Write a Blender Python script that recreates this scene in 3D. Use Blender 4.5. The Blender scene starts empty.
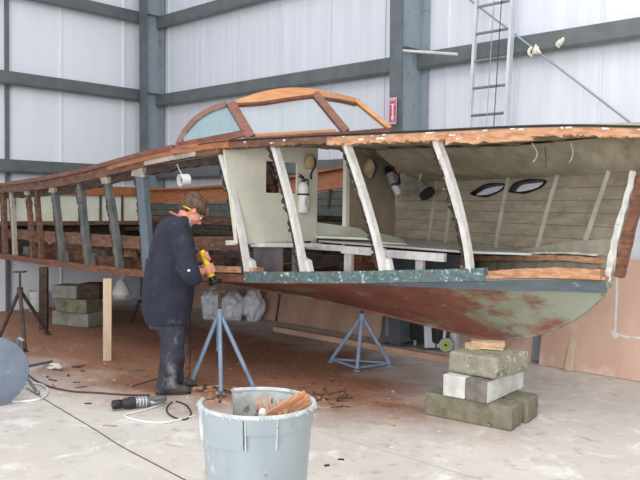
import bpy, bmesh, math, random
from mathutils import Vector, Matrix
random.seed(7)
V = Vector
R = math.radians
col = bpy.context.scene.collection
sc = bpy.context.scene

# ------------------------------------------------------------------ camera
FPX, CH, PITCH, ROLL = 750.0, 1.62, R(-2.5), R(0.8)
fwd = V((0, math.cos(PITCH), math.sin(PITCH)))
r0 = V((1, 0, 0)); u0 = r0.cross(fwd)
rgt = (r0 * math.cos(ROLL) + u0 * math.sin(ROLL)).normalized()
upv = rgt.cross(fwd).normalized()
CAM = V((0, 0, CH))
camd = bpy.data.cameras.new('camera'); cam = bpy.data.objects.new('camera', camd); col.objects.link(cam)
camd.sensor_width = 36; camd.lens = FPX / 640 * 36
cam.matrix_world = Matrix(((rgt.x, upv.x, -fwd.x, CAM.x), (rgt.y, upv.y, -fwd.y, CAM.y), (rgt.z, upv.z, -fwd.z, CAM.z), (0, 0, 0, 1)))
sc.camera = cam

def ray(px, py): return fwd * FPX + rgt * (px - 320) - upv * (py - 240)
def P(px, py, d):                       # point seen at a pixel, d metres in front (world Y)
    v = ray(px, py); return CAM + v * (d / v.y)
def F(px, py, z=0.0):                   # point on the floor seen at a pixel
    v = ray(px, py); return CAM + v * ((z - CH) / v.z)
def PXY(p):
    q = p - CAM; k = q.dot(fwd)
    return 320 + FPX * q.dot(rgt) / k, 240 - FPX * q.dot(upv) / k

# ------------------------------------------------------------------ materials
def lin(c): return tuple((x / 255 / 12.92) if x / 255 <= .04045 else ((x / 255 + .055) / 1.055) ** 2.4 for x in c) + (1,)
def N(nt, t, **kw):
    n = nt.nodes.new(t)
    for k, v in kw.items(): setattr(n, k, v)
    return n
def noise_mask(nt, vec, scale, lo, hi, detail=5, rough=.6, dist=0):
    n = N(nt, 'ShaderNodeTexNoise'); n.inputs['Scale'].default_value = scale; n.inputs['Detail'].default_value = detail
    n.inputs['Roughness'].default_value = rough; n.inputs['Distortion'].default_value = dist
    nt.links.new(vec, n.inputs['Vector'])
    m = N(nt, 'ShaderNodeMapRange'); m.inputs['From Min'].default_value = lo; m.inputs['From Max'].default_value = hi
    nt.links.new(n.outputs['Fac'], m.inputs['Value']); return m.outputs['Result'], n.outputs['Fac']
def mixc(nt, fac, a, b):
    m = N(nt, 'ShaderNodeMix', data_type='RGBA')
    if isinstance(fac, (int, float)): m.inputs[0].default_value = fac
    else: nt.links.new(fac, m.inputs[0])
    for i, c in ((6, a), (7, b)):
        if isinstance(c, tuple): m.inputs[i].default_value = c
        else: nt.links.new(c, m.inputs[i])
    return m.outputs[2]
def mat(name, c1, c2=None, scale=6, stretch=(1, 1, 1), rough=.7, bump=.15, metal=0, spots=(), lo=.38, hi=.62,
        seams=None, alpha=None, trans=0, spec=.5, world=False, dist=0):
    """spots: list of (colour, scale, lo, hi[, stretch]); seams: (axis, period, width, colour)"""
    m = bpy.data.materials.new(name); m.use_nodes = True; nt = m.node_tree; b = nt.nodes['Principled BSDF']
    tc = N(nt, 'ShaderNodeTexCoord'); co = tc.outputs['Object']
    if world:
        g = N(nt, 'ShaderNodeNewGeometry'); co = g.outputs['Position']
    mp = N(nt, 'ShaderNodeMapping'); mp.inputs['Scale'].default_value = stretch; nt.links.new(co, mp.inputs['Vector'])
    vec = mp.outputs['Vector']
    fac, raw = noise_mask(nt, vec, scale, lo, hi, dist=dist)
    cc = mixc(nt, fac, lin(c1), lin(c2 or tuple(x * .86 for x in c1)))
    for sp in spots:
        v2 = co
        if len(sp) > 4:
            mp2 = N(nt, 'ShaderNodeMapping'); mp2.inputs['Scale'].default_value = sp[4]; mp2.inputs['Location'].default_value = (3.1, 7.7, 1.3)
            nt.links.new(co, mp2.inputs['Vector']); v2 = mp2.outputs['Vector']
        f2, _ = noise_mask(nt, v2, sp[1], sp[2], sp[3], detail=6, rough=.65)
        cc = mixc(nt, f2, cc, lin(sp[0]))
    hsrc = raw
    if seams:
        ax, per, wd, sc_ = seams
        sx = N(nt, 'ShaderNodeSeparateXYZ'); nt.links.new(co, sx.inputs[0])
        d = N(nt, 'ShaderNodeMath', operation='DIVIDE'); nt.links.new(sx.outputs[ax], d.inputs[0]); d.inputs[1].default_value = per
        fr = N(nt, 'ShaderNodeMath', operation='FRACT'); nt.links.new(d.outputs[0], fr.inputs[0])
        lt = N(nt, 'ShaderNodeMath', operation='LESS_THAN'); nt.links.new(fr.outputs[0], lt.inputs[0]); lt.inputs[1].default_value = wd
        cc = mixc(nt, lt.outputs[0], cc, lin(sc_))
    nt.links.new(cc, b.inputs['Base Color'])
    b.inputs['Roughness'].default_value = rough; b.inputs['Metallic'].default_value = metal
    b.inputs['Specular IOR Level'].default_value = spec
    if trans: b.inputs['Transmission Weight'].default_value = trans
    if alpha is not None: b.inputs['Alpha'].default_value = alpha
    if bump:
        bp = N(nt, 'ShaderNodeBump'); bp.inputs['Strength'].default_value = bump; bp.inputs['Distance'].default_value = .02
        nt.links.new(hsrc, bp.inputs['Height']); nt.links.new(bp.outputs['Normal'], b.inputs['Normal'])
    return m

M = {}
M['liner'] = mat('liner', (226, 230, 236), (220, 224, 231), 3, (1, 1, .15), .45, .05)
M['liner_right'] = mat('liner_right', (216, 218, 226), (207, 209, 217), 9, (1, 1, .06), .4, .1)
M['steel'] = mat('steel', (140, 152, 160), (130, 142, 150), 5, (1, 1, .4), .5, .05, spots=[((70, 74, 74), 9, .6, .75)])
M['steel_dark'] = mat('steel_dark', (96, 104, 110), (86, 92, 96), 5, (1, 1, 1), .5, .05)
M['girt'] = mat('girt', (98, 104, 106), (88, 93, 95), 4, (1, 1, 1), .5, .05)
M['white_paint'] = mat('white_paint', (222, 220, 214), (196, 192, 182), 14, (1, 1, .5), .55, .2, spots=[((128, 108, 88), 22, .62, .7)])
M['rib_white'] = mat('rib_white', (228, 227, 224), (206, 203, 196), 16, (1, 1, .4), .5, .2, spots=[((150, 135, 115), 30, .64, .7)])
M['torn'] = mat('torn', (74, 58, 48), (40, 30, 26), 30, (1, 1, 1), .9, .6, spots=[((150, 135, 115), 25, .58, .66)])
M['brown'] = mat('brown', (124, 88, 66), (86, 58, 44), 7, (1, 1, 3), .75, .3, spots=[((140, 124, 108), 18, .6, .7), ((52, 38, 30), 9, .62, .75)])
M['brown_dark'] = mat('brown_dark', (78, 58, 47), (50, 38, 32), 9, (1, 1, 2), .85, .4, spots=[((118, 100, 84), 24, .62, .7)])
M['varnish'] = mat('varnish', (170, 108, 68), (146, 88, 54), 6, (1, 1, 6), .35, .08)
M['varnish_red'] = mat('varnish_red', (128, 78, 62), (102, 58, 46), 7, (1, 1, 4), .38, .1, spots=[((90, 58, 46), 20, .6, .7)])
M['varnish_top'] = mat('varnish_top', (202, 146, 96), (184, 124, 78), 5, (1, 1, 6), .35, .05)
M['raw'] = mat('raw', (202, 156, 122), (168, 118, 86), 10, (1, 1, 4), .85, .5, spots=[((226, 206, 184), 16, .62, .7), ((96, 62, 46), 12, .64, .74)])
M['plank'] = mat('plank', (128, 84, 62), (96, 60, 44), 8, (1, 1, 4), .8, .35, spots=[((160, 118, 88), 14, .58, .7), ((210, 200, 188), 34, .68, .72)])
M['green_paint'] = mat('green_paint', (92, 114, 114), (70, 90, 92), 20, (1, 1, 1.5), .7, .4, spots=[((196, 202, 196), 26, .57, .66), ((104, 80, 66), 9, .56, .66, (1, 1, 2))])
M['hull_red'] = mat('hull_red', (136, 84, 70), (114, 70, 58), 3, (1, 1, 1.5), .6, .12,
                    spots=[((124, 132, 104), 1.6, .57, .66, (1, 1, 1.6)), ((146, 152, 128), 5, .62, .72, (1, 1, 2)), ((98, 60, 52), 7, .66, .78), ((190, 196, 180), 40, .72, .75)])
M['hull_slate'] = mat('hull_slate', (92, 100, 108), (80, 90, 96), 5, (1, 1, 3), .6, .08, spots=[((150, 160, 150), 12, .64, .72)])
M['inner'] = mat('inner', (160, 150, 132), (140, 130, 112), 5, (.6, .6, 3), .75, .2, spots=[((116, 96, 76), 4, .56, .8), ((184, 178, 164), 14, .62, .74)], seams=(2, .105, .06, (112, 102, 86)))
M['inner_deck'] = mat('inner_deck', (170, 162, 142), (146, 136, 114), 5, (1, 1, 1), .75, .2, spots=[((122, 94, 70), 4, .6, .76)])
M['inner_rib'] = mat('inner_rib', (172, 164, 148), (152, 144, 126), 9, (1, 1, .5), .7, .2)
M['inner_beam'] = mat('inner_beam', (158, 152, 134), (132, 126, 108), 9, (1, 1, 1), .7, .2, spots=[((120, 92, 68), 7, .6, .76)])
M['bulkhead'] = mat('bulkhead', (226, 222, 206), (214, 210, 192), 3, (1, 1, 1), .6, .05, spots=[((120, 108, 88), 40, .73, .76)])
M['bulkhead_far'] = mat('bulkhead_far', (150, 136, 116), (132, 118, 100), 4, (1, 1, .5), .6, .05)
M['cream'] = mat('cream', (224, 224, 208), (210, 210, 192), 4, (1, 1, 1), .6, .05)
M['batten'] = mat('batten', (90, 84, 76), (66, 60, 54), 8, (1, 1, .4), .7, .1)
M['greenish'] = mat('greenish', (104, 108, 104), (84, 88, 86), 12, (1, 1, .5), .75, .3, spots=[((58, 48, 42), 14, .6, .68), ((184, 180, 170), 18, .66, .7)])
M['bluegrey'] = mat('bluegrey', (108, 120, 130), (92, 104, 114), 6, (1, 1, .4), .6, .15, spots=[((60, 60, 62), 16, .66, .7)])
M['filler'] = mat('filler', (178, 168, 156), (150, 138, 124), 15, (1, 1, 1), .8, .3)
M['louver'] = mat('louver', (94, 94, 86), (78, 78, 70), 6, (1, 1, 2), .7, .1, seams=(2, .09, .12, (42, 40, 36)))
M['dark'] = mat('dark', (46, 44, 46), (34, 32, 34), 6, (1, 1, 1), .6, .1)
M['charcoal'] = mat('charcoal', (58, 60, 64), (46, 48, 52), 6, (1, 1, 1), .5, .1, spots=[((200, 200, 200), 30, .74, .75)])
M['black'] = mat('black', (24, 24, 26), (16, 16, 18), 6, rough=.45, bump=.05)
M['greymetal'] = mat('greymetal', (150, 152, 156), (128, 130, 134), 6, rough=.35, bump=.05, metal=.6)
M['greypanel'] = mat('greypanel', (150, 142, 144), (120, 112, 114), 3, rough=.5, bump=.1)
M['blueframe'] = mat('blueframe', (134, 150, 172), (112, 130, 154), 8, (1, 1, .5), .45, .1, spots=[((96, 84, 76), 22, .64, .7)])
M['rust'] = mat('rust', (86, 70, 60), (58, 48, 42), 10, rough=.8, bump=.3)
M['pine'] = mat('pine', (204, 182, 156), (188, 164, 138), 6, (6, 6, 1), .7, .15)
M['shimwood'] = mat('shimwood', (216, 188, 154), (190, 158, 122), 8, (1, 4, 6), .75, .3)
M['splinter'] = mat('splinter', (208, 152, 112), (178, 116, 80), 20, (1, 1, 1), .75, .3)
M['chips'] = mat('chips', (120, 88, 66), (78, 56, 44), 12, rough=.85, bump=.3)
M['conc'] = mat('conc', (158, 152, 134), (134, 130, 112), 10, rough=.9, bump=.6, spots=[((96, 92, 80), 12, .58, .68), ((196, 192, 182), 22, .58, .66)])
M['conc_moss'] = mat('conc_moss', (134, 130, 110), (112, 108, 88), 9, rough=.9, bump=.5, spots=[((74, 76, 60), 12, .6, .7), ((158, 156, 138), 26, .64, .7)])
M['conc_white'] = mat('conc_white', (214, 214, 208), (190, 190, 182), 12, rough=.9, bump=.4, spots=[((150, 148, 140), 30, .64, .68)])
M['conc_grey'] = mat('conc_grey', (134, 128, 120), (108, 102, 96), 12, rough=.9, bump=.4)
M['conc_dim'] = mat('conc_dim', (150, 150, 140), (126, 126, 116), 9, rough=.9, bump=.4)
M['bin'] = mat('bin', (156, 166, 170), (142, 152, 156), 3, (1, 1, .4), .32, .08, spots=[((126, 136, 140), 7, .6, .72, (1, 1, .4)), ((226, 230, 232), 3.5, .60, .70, (1.5, 1.5, .6)), ((118, 122, 120), 26, .64, .7)])
M['bin_rim'] = mat('bin_rim', (196, 200, 200), (168, 172, 172), 18, rough=.6, bump=.3, spots=[((104, 98, 90), 24, .6, .68)])
M['bin_in'] = mat('bin_in', (190, 192, 190), (160, 160, 154), 8, rough=.7, bump=.2, spots=[((96, 88, 76), 14, .58, .66), ((196, 200, 198), 18, .62, .7)])
M['lid'] = mat('lid', (108, 117, 130), (94, 103, 116), 6, rough=.6, bump=.1, spots=[((152, 158, 166), 10, .62, .74)])
M['plywood'] = mat('plywood', (212, 178, 158), (200, 164, 144), 3, (1, 1, .3), .6, .06, spots=[((224, 204, 190), 2.5, .56, .7)])
M['plywood_shade_timber'] = mat('plywood_shade_timber', (196, 160, 138), (176, 142, 122), 3, (1, 1, .3), .65, .06, spots=[((140, 104, 84), 10, .62, .72)])  # plywood copy with shade behind the hull put into its colour; also on kerb timber
M['rope'] = mat('rope', (226, 222, 206), (200, 196, 180), 30, rough=.9, bump=.3)
M['cordwhite'] = mat('cordwhite', (232, 232, 232), rough=.5, bump=0)
M['cordbrown'] = mat('cordbrown', (92, 62, 50), rough=.6, bump=0)
M['cordblack'] = mat('cordblack', (44, 42, 42), rough=.6, bump=0)
M['alu'] = mat('alu', (206, 210, 216), (186, 190, 196), 8, (1, 1, .3), .4, .05, metal=.3)
M['white'] = mat('white', (228, 228, 226), (214, 214, 212), 5, rough=.4, bump=.03)
M['offwhite'] = mat('offwhite', (204, 204, 200), (184, 184, 180), 5, rough=.5, bump=.05)
M['beige'] = mat('beige', (186, 164, 126), (150, 126, 94), 14, rough=.8, bump=.3)
M['yellow'] = mat('yellow', (240, 206, 30), (230, 190, 20), 5, rough=.4, bump=.03)
M['lime'] = mat('lime', (206, 222, 96), (190, 206, 80), 5, rough=.5, bump=.03)
M['red'] = mat('red', (178, 78, 100), (168, 68, 92), 5, rough=.5, bump=0)
M['signpink'] = mat('signpink', (236, 206, 216), rough=.5, bump=0)
M['navy'] = mat('navy', (42, 45, 60), (32, 34, 48), 7, rough=.9, bump=.4, spots=[((84, 88, 102), 5, .60, .74), ((150, 156, 168), 26, .72, .76)])
M['trouser'] = mat('trouser', (60, 62, 72), (44, 46, 56), 8, rough=.9, bump=.3, spots=[((140, 140, 144), 5, .56, .68, (1, 1, .5))])
M['skin'] = mat('skin', (212, 148, 124), (198, 130, 108), 9, rough=.55, bump=.05)
M['hair'] = mat('hair', (100, 76, 60), (62, 46, 36), 26, (1, 1, .5), .7, .8, spots=[((150, 124, 100), 22, .6, .72)])
M['beard'] = mat('beard', (188, 176, 166), (160, 146, 134), 40, rough=.8, bump=.6)
M['shoe'] = mat('shoe', (92, 84, 78), (62, 56, 52), 12, rough=.85, bump=.3)
M['lips'] = mat('lips', (176, 100, 90), rough=.5, bump=0)
M['collar'] = mat('collar', (188, 112, 108), (170, 92, 90), 9, rough=.8, bump=.1)

def glassmat(name, c, a, rough=.08):
    m = bpy.data.materials.new(name); m.use_nodes = True; nt = m.node_tree; b = nt.nodes['Principled BSDF']
    b.inputs['Base Color'].default_value = lin(c); b.inputs['Alpha'].default_value = a; b.inputs['Roughness'].default_value = rough
    b.inputs['Specular IOR Level'].default_value = .5
    n = N(nt, 'ShaderNodeTexNoise'); n.inputs['Scale'].default_value = 3
    mr = N(nt, 'ShaderNodeMapRange'); mr.inputs['To Min'].default_value = a * .85; mr.inputs['To Max'].default_value = min(1, a * 1.15)
    nt.links.new(n.outputs['Fac'], mr.inputs['Value']); nt.links.new(mr.outputs['Result'], b.inputs['Alpha'])
    return m
M['glass_teal'] = glassmat('glass_teal', (140, 168, 174), .5)
M['glass_clear'] = glassmat('glass_clear', (190, 206, 208), .12)
M['port_glass'] = glassmat('port_glass', (225, 225, 235), .15)

# crumpled clear plastic
M['plastic'] = mat('plastic', (232, 234, 238), (212, 214, 220), 9, rough=.2, bump=.9, spots=[((246, 247, 250), 10, .56, .62), ((170, 164, 162), 8, .66, .76)])

# floor: pale concrete, sawdust lying under and around the boat
def floor_mat():
    m = bpy.data.materials.new('concrete_floor'); m.use_nodes = True; nt = m.node_tree; b = nt.nodes['Principled BSDF']
    g = N(nt, 'ShaderNodeNewGeometry'); co = g.outputs['Position']
    f1, raw = noise_mask(nt, co, 1.3, .35, .65, detail=8, rough=.65)
    c = mixc(nt, f1, lin((214, 207, 199)), lin((196, 189, 182)))
    f2, _ = noise_mask(nt, co, 7, .56, .72, detail=8); c = mixc(nt, f2, c, lin((172, 164, 156)))
    f3, _ = noise_mask(nt, co, .8, .5, .66, detail=7); c = mixc(nt, f3, c, lin((204, 195, 187)))
    f7, _ = noise_mask(nt, co, 3.2, .54, .66, detail=9, rough=.7, dist=.6); c = mixc(nt, f7, c, lin((228, 224, 220)))
    f8, _ = noise_mask(nt, co, 2.1, .60, .70, detail=9, rough=.7, dist=1.2); c = mixc(nt, f8, c, lin((170, 158, 148)))
    # dust field in boat coordinates: s along the keel, w across it
    s2 = math.sqrt(.5)
    sx = N(nt, 'ShaderNodeSeparateXYZ'); nt.links.new(co, sx.inputs[0])
    def math2(op, a, bb):
        n = N(nt, 'ShaderNodeMath', operation=op)
        for i, q in enumerate((a, bb)):
            if isinstance(q, (int, float)): n.inputs[i].default_value = q
            else: nt.links.new(q, n.inputs[i])
        return n.outputs[0]
    yy = math2('SUBTRACT', 7.72, sx.outputs[1])
    s_ = math2('MULTIPLY', math2('ADD', sx.outputs[0], yy), s2)
    w_ = math2('MULTIPLY', math2('SUBTRACT', yy, sx.outputs[0]), s2)
    nz, nraw = noise_mask(nt, co, 1.7, .2, .8, detail=7, rough=.6)
    # width of the field shrinks forward
    lim = math2('SUBTRACT', 1.8, math2('MULTIPLY', math2('MAXIMUM', math2('ADD', s_, .2), 0), .62))
    d1 = math2('SUBTRACT', lim, math2('ABSOLUTE', math2('SUBTRACT', w_, .72), 0))
    d1 = math2('ADD', d1, math2('MULTIPLY', math2('SUBTRACT', nraw, .5), 1.7))
    mr = N(nt, 'ShaderNodeMapRange'); mr.inputs['From Min'].default_value = -.25; mr.inputs['From Max'].default_value = .75
    nt.links.new(d1, mr.inputs['Value'])
    dust = mixc(nt, nz, lin((164, 120, 96)), lin((140, 98, 76)))
    f4, _ = noise_mask(nt, co, 11, .56, .66, detail=8); dust = mixc(nt, f4, dust, lin((104, 70, 54)))
    c = mixc(nt, mr.outputs['Result'], c, dust)
    # sparse chips and spatter
    f5, _ = noise_mask(nt, co, 34, .70, .74, detail=4); c = mixc(nt, f5, c, lin((138, 118, 104)))
    f6, _ = noise_mask(nt, co, 13, .66, .7, detail=4); c = mixc(nt, f6, c, lin((230, 228, 224)))
    # saw-cut joints
    for (a, bb, off) in ((.687, .727, 3.3),):
        pr = math2('ADD', math2('MULTIPLY', sx.outputs[0], a), math2('MULTIPLY', sx.outputs[1], bb))
        fr = math2('FRACT', math2('DIVIDE', math2('ADD', pr, off), 3.6), 0)
        lt = math2('LESS_THAN', fr, .0022); c = mixc(nt, lt, c, lin((166, 158, 152)))
    nt.links.new(c, b.inputs['Base Color']); b.inputs['Roughness'].default_value = .62; b.inputs['Specular IOR Level'].default_value = .35
    bp = N(nt, 'ShaderNodeBump'); bp.inputs['Strength'].default_value = .15; bp.inputs['Distance'].default_value = .01
    nt.links.new(raw, bp.inputs['Height']); nt.links.new(bp.outputs['Normal'], b.inputs['Normal'])
    return m
M['floor'] = floor_mat()
def wear(m, c, axis_vec, off, gain, scale):
    '''paint worn back to another colour towards one end of the thing'''
    nt = m.node_tree; b = nt.nodes['Principled BSDF']; src = b.inputs['Base Color'].links[0].from_socket
    tc = N(nt, 'ShaderNodeTexCoord'); dt = N(nt, 'ShaderNodeVectorMath', operation='DOT_PRODUCT'); nt.links.new(tc.outputs['Object'], dt.inputs[0]); dt.inputs[1].default_value = axis_vec
    n = N(nt, 'ShaderNodeTexNoise'); n.inputs['Scale'].default_value = scale; n.inputs['Detail'].default_value = 7; n.inputs['Roughness'].default_value = .65
    mp = N(nt, 'ShaderNodeMapping'); mp.inputs['Scale'].default_value = (1, 1, 2.2); nt.links.new(tc.outputs['Object'], mp.inputs['Vector']); nt.links.new(mp.outputs['Vector'], n.inputs['Vector'])
    a = N(nt, 'ShaderNodeMath', operation='MULTIPLY_ADD'); nt.links.new(dt.outputs['Value'], a.inputs[0]); a.inputs[1].default_value = gain; a.inputs[2].default_value = off
    s_ = N(nt, 'ShaderNodeMath', operation='ADD'); nt.links.new(a.outputs[0], s_.inputs[0]); nt.links.new(n.outputs['Fac'], s_.inputs[1])
    mr = N(nt, 'ShaderNodeMapRange'); mr.inputs['From Min'].default_value = .55; mr.inputs['From Max'].default_value = .68; nt.links.new(s_.outputs[0], mr.inputs['Value'])
    nt.links.new(mixc(nt, mr.outputs['Result'], src, lin(c)), b.inputs['Base Color'])
# along the keel towards the bow and up towards the chine
wear(M['hull_red'], (140, 144, 126), (.7071, -.7071, 1.1), -.50, .24, 2.0)

# ------------------------------------------------------------------ mesh builder
class G:
    def __init__(s): s.v = []; s.f = []
    def add(s, vs, fs):
        o = len(s.v); s.v += [V(x) for x in vs]; s.f += [tuple(i + o for i in q) for q in fs]
    def box(s, c, size, ax=None, jit=0):
        c = V(c); ax = ax or (V((1, 0, 0)), V((0, 1, 0)), V((0, 0, 1)))
        vs = []
        for k in (-1, 1):
            for j in (-1, 1):
                for i in (-1, 1):
                    p = c + ax[0] * (i * size[0] / 2) + ax[1] * (j * size[1] / 2) + ax[2] * (k * size[2] / 2)
                    if jit: p += V((random.uniform(-jit, jit), random.uniform(-jit, jit), random.uniform(-jit, jit)))
                    vs.append(p)
        s.add(vs, [(0, 2, 3, 1), (4, 5, 7, 6), (0, 1, 5, 4), (1, 3, 7, 5), (3, 2, 6, 7), (2, 0, 4, 6)])
    def loft(s, rings, cap=True, closed=True):
        o = len(s.v); n = len(rings[0])
        for r in rings: s.v += [V(p) for p in r]
        for k in range(len(rings) - 1):
            for i in range(n if closed else n - 1):
                a = o + k * n + i; b = o + k * n + (i + 1) % n
                s.f.append((a, b, b + n, a + n))
        if cap:
            s.f.append(tuple(o + i for i in reversed(range(n))))
            s.f.append(tuple(o + (len(rings) - 1) * n + i for i in range(n)))
    def frames(s, pts, up=None):
        out = []
        pts = [V(p) for p in pts]
        a = None
        for i, p in enumerate(pts):
            t = (pts[min(i + 1, len(pts) - 1)] - pts[max(i - 1, 0)]).normalized()
            if up is not None: a = up - t * up.dot(t)
            elif a is None: a = t.orthogonal()
            else: a = a - t * a.dot(t)
            if a.length < 1e-6: a = t.orthogonal()
            a = a.normalized(); out.append((p, a, t.cross(a)))
        return out
    def tube(s, pts, r, n=10, cap=True, squash=1.0, up=None):
        fr = s.frames(pts, up); rr = r if isinstance(r, (list, tuple)) else [r] * len(fr)
        s.loft([[p + a * (math.cos(q * 2 * math.pi / n) * q2) + b * (math.sin(q * 2 * math.pi / n) * q2 * squash) for q in range(n)]
                for (p, a, b), q2 in zip(fr, rr)], cap)
    def bar(s, pts, h, w, up=V((0, 0, 1)), jit=0, hj=0):
        """rectangular section swept along pts; h along up, w across"""
        rings = []
        for (p, a, b) in s.frames(pts, up):
            hh = h + random.uniform(-hj, hj); j = lambda: random.uniform(-jit, jit)
            rings.append([p + a * (x * hh / 2 + j()) + b * (y * w / 2 + j()) for x, y in ((1, 1), (1, -1), (-1, -1), (-1, 1))])
        s.loft(rings)
    def sphere(s, c, r, nu=16, nv=10, ax=None):
        c = V(c); r = (r, r, r) if isinstance(r, (int, float)) else r
        ax = ax or (V((1, 0, 0)), V((0, 1, 0)), V((0, 0, 1)))
        o = len(s.v)
        pt = lambda x, y, z: c + ax[0] * (x * r[0]) + ax[1] * (y * r[1]) + ax[2] * (z * r[2])
        s.v.append(pt(0, 0, -1))
        for k in range(1, nv):
            f = math.pi * k / nv - math.pi / 2
            for i in range(nu):
                t = 2 * math.pi * i / nu; s.v.append(pt(math.cos(t) * math.cos(f), math.sin(t) * math.cos(f), math.sin(f)))
        s.v.append(pt(0, 0, 1)); top = len(s.v) - 1
        for i in range(nu): s.f.append((o, o + 1 + (i + 1) % nu, o + 1 + i))
        for k in range(nv - 2):
            for i in range(nu):
                a = o + 1 + k * nu + i; b = o + 1 + k * nu + (i + 1) % nu; s.f.append((a, b, b + nu, a + nu))
        a = o + 1 + (nv - 2) * nu
        for i in range(nu): s.f.append((a + i, a + (i + 1) % nu, top))
    def cyl(s, p1, p2, r1, r2=None, n=24, cap=True):
        s.tube([p1, p2], [r1, r1 if r2 is None else r2], n, cap)
    def lathe(s, c, prof, n=40, ax=None):
        """closed profile [(r,z)] turned about z through c"""
        c = V(c); ax = ax or (V((1, 0, 0)), V((0, 1, 0)), V((0, 0, 1)))
        o = len(s.v); m = len(prof)
        for i in range(n):
            t = 2 * math.pi * i / n
            for (r, z) in prof: s.v.append(c + ax[0] * (r * math.cos(t)) + ax[1] * (r * math.sin(t)) + ax[2] * z)
        for i in range(n):
            for k in range(m):
                a = o + i * m + k; b = o + i * m + (k + 1) % m; a2 = o + ((i + 1) % n) * m + k; b2 = o + ((i + 1) % n) * m + (k + 1) % m
                s.f.append((a, b, b2, a2))
    def sheet(s, fn, us, vs, th):
        """surface fn(u,v) given thickness th along its normal"""
        nu, nv = len(us), len(vs); pts = [[V(fn(u, v)) for v in vs] for u in us]; o = len(s.v); off = []
        for i in range(nu):
            for j in range(nv):
                du = pts[min(i + 1, nu - 1)][j] - pts[max(i - 1, 0)][j]; dv = pts[i][min(j + 1, nv - 1)] - pts[i][max(j - 1, 0)]
                n = du.cross(dv); n = n.normalized() if n.length > 1e-9 else V((0, 0, 0)); off.append(n * th)
        flat = [p for r_ in pts for p in r_]
        s.v += flat; s.v += [p + q for p, q in zip(flat, off)]
        K = nu * nv; I = lambda i, j, k: o + k * K + i * nv + j
        for i in range(nu - 1):
            for j in range(nv - 1):
                s.f.append((I(i, j, 0), I(i, j + 1, 0), I(i + 1, j + 1, 0), I(i + 1, j, 0)))
                s.f.append((I(i, j, 1), I(i + 1, j, 1), I(i + 1, j + 1, 1), I(i, j + 1, 1)))
        for i in range(nu - 1):
            s.f.append((I(i, 0, 0), I(i + 1, 0, 0), I(i + 1, 0, 1), I(i, 0, 1))); s.f.append((I(i, nv - 1, 0), I(i, nv - 1, 1), I(i + 1, nv - 1, 1), I(i + 1, nv - 1, 0)))
        for j in range(nv - 1):
            s.f.append((I(0, j, 0), I(0, j, 1), I(0, j + 1, 1), I(0, j + 1, 0))); s.f.append((I(nu - 1, j, 0), I(nu - 1, j + 1, 0), I(nu - 1, j + 1, 1), I(nu - 1, j, 1)))
    def prism(s, poly, off):
        poly = [V(p) for p in poly]; n = len(poly); off = V(off)
        s.add(poly + [p + off for p in poly], [tuple(reversed(range(n))), tuple(range(n, 2 * n))] + [(i, (i + 1) % n, n + (i + 1) % n, n + i) for i in range(n)])
    def build(s, name, m, parent=None, smooth=False, bevel=0, label=None, cat=None, group=None, kind=None, remesh=0, smoothit=0, sub=0):
        if parent is None:
            xs = [p.x for p in s.v]; ys = [p.y for p in s.v]; zs = [p.z for p in s.v]
            o = V(((min(xs) + max(xs)) / 2, (min(ys) + max(ys)) / 2, min(zs)))
        else: o = worldloc(parent)
        me = bpy.data.meshes.new(name); me.from_pydata([p - o for p in s.v], [], s.f)
        bm = bmesh.new(); bm.from_mesh(me); bmesh.ops.recalc_face_normals(bm, faces=bm.faces); bm.to_mesh(me); bm.free()
        me.materials.append(M[m] if isinstance(m, str) else m)
        ob = bpy.data.objects.new(name, me); col.objects.link(ob)
        if parent is None: ob.location = o
        else: ob.parent = parent
        if remesh:
            md = ob.modifiers.new('rm', 'REMESH'); md.mode = 'VOXEL'; md.voxel_size = remesh; md.use_smooth_shade = True
        if smoothit:
            md = ob.modifiers.new('sm', 'SMOOTH'); md.factor = .5; md.iterations = smoothit
        if bevel:
            md = ob.modifiers.new('bv', 'BEVEL'); md.width = bevel; md.segments = 2; md.limit_method = 'ANGLE'; md.angle_limit = R(40)
        if sub:
            md = ob.modifiers.new('ss', 'SUBSURF'); md.levels = sub; md.render_levels = sub
        if smooth:
            for p in me.polygons: p.use_smooth = True
            if smooth != 'all':
                try: me.set_sharp_from_angle(angle=R(38))
                except Exception: pass
        tag(ob, label, cat, group, kind)
        return ob
def worldloc(o):
    p = V(o.location)
    while o.parent: o = o.parent; p += o.location
    return p
def tag(o, label=None, cat=None, group=None, kind=None):
    if label: o['label'] = label
    if cat: o['category'] = cat
    if group: o['group'] = group
    if kind: o['kind'] = kind
def thing(name, label, cat, loc, group=None):
    o = bpy.data.objects.new(name, None); o.empty_display_size = .05; col.objects.link(o); o.location = loc; tag(o, label, cat, group); return o
def part(fn, name, m, parent, **kw):
    g = G(); fn(g); return g.build(name, m, parent, **kw)
def copy_tree(o, parent=None):
    c = o.copy(); col.objects.link(c); c.parent = parent
    for ch in list(o.children): copy_tree(ch, c)
    return c
Z = V((0, 0, 1))
def curve_pts(pts, n=8):
    """Catmull-Rom through pts"""
    pts = [V(p) for p in pts]; out = []
    for i in range(len(pts) - 1):
        p0, p1, p2, p3 = pts[max(i - 1, 0)], pts[i], pts[i + 1], pts[min(i + 2, len(pts) - 1)]
        for k in range(n):
            t = k / n
            out.append(.5 * ((2 * p1) + (p2 - p0) * t + (2 * p0 - 5 * p1 + 4 * p2 - p3) * t * t + (3 * p1 - p0 - 3 * p2 + p3) * t ** 3))
    return out + [pts[-1]]

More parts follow.
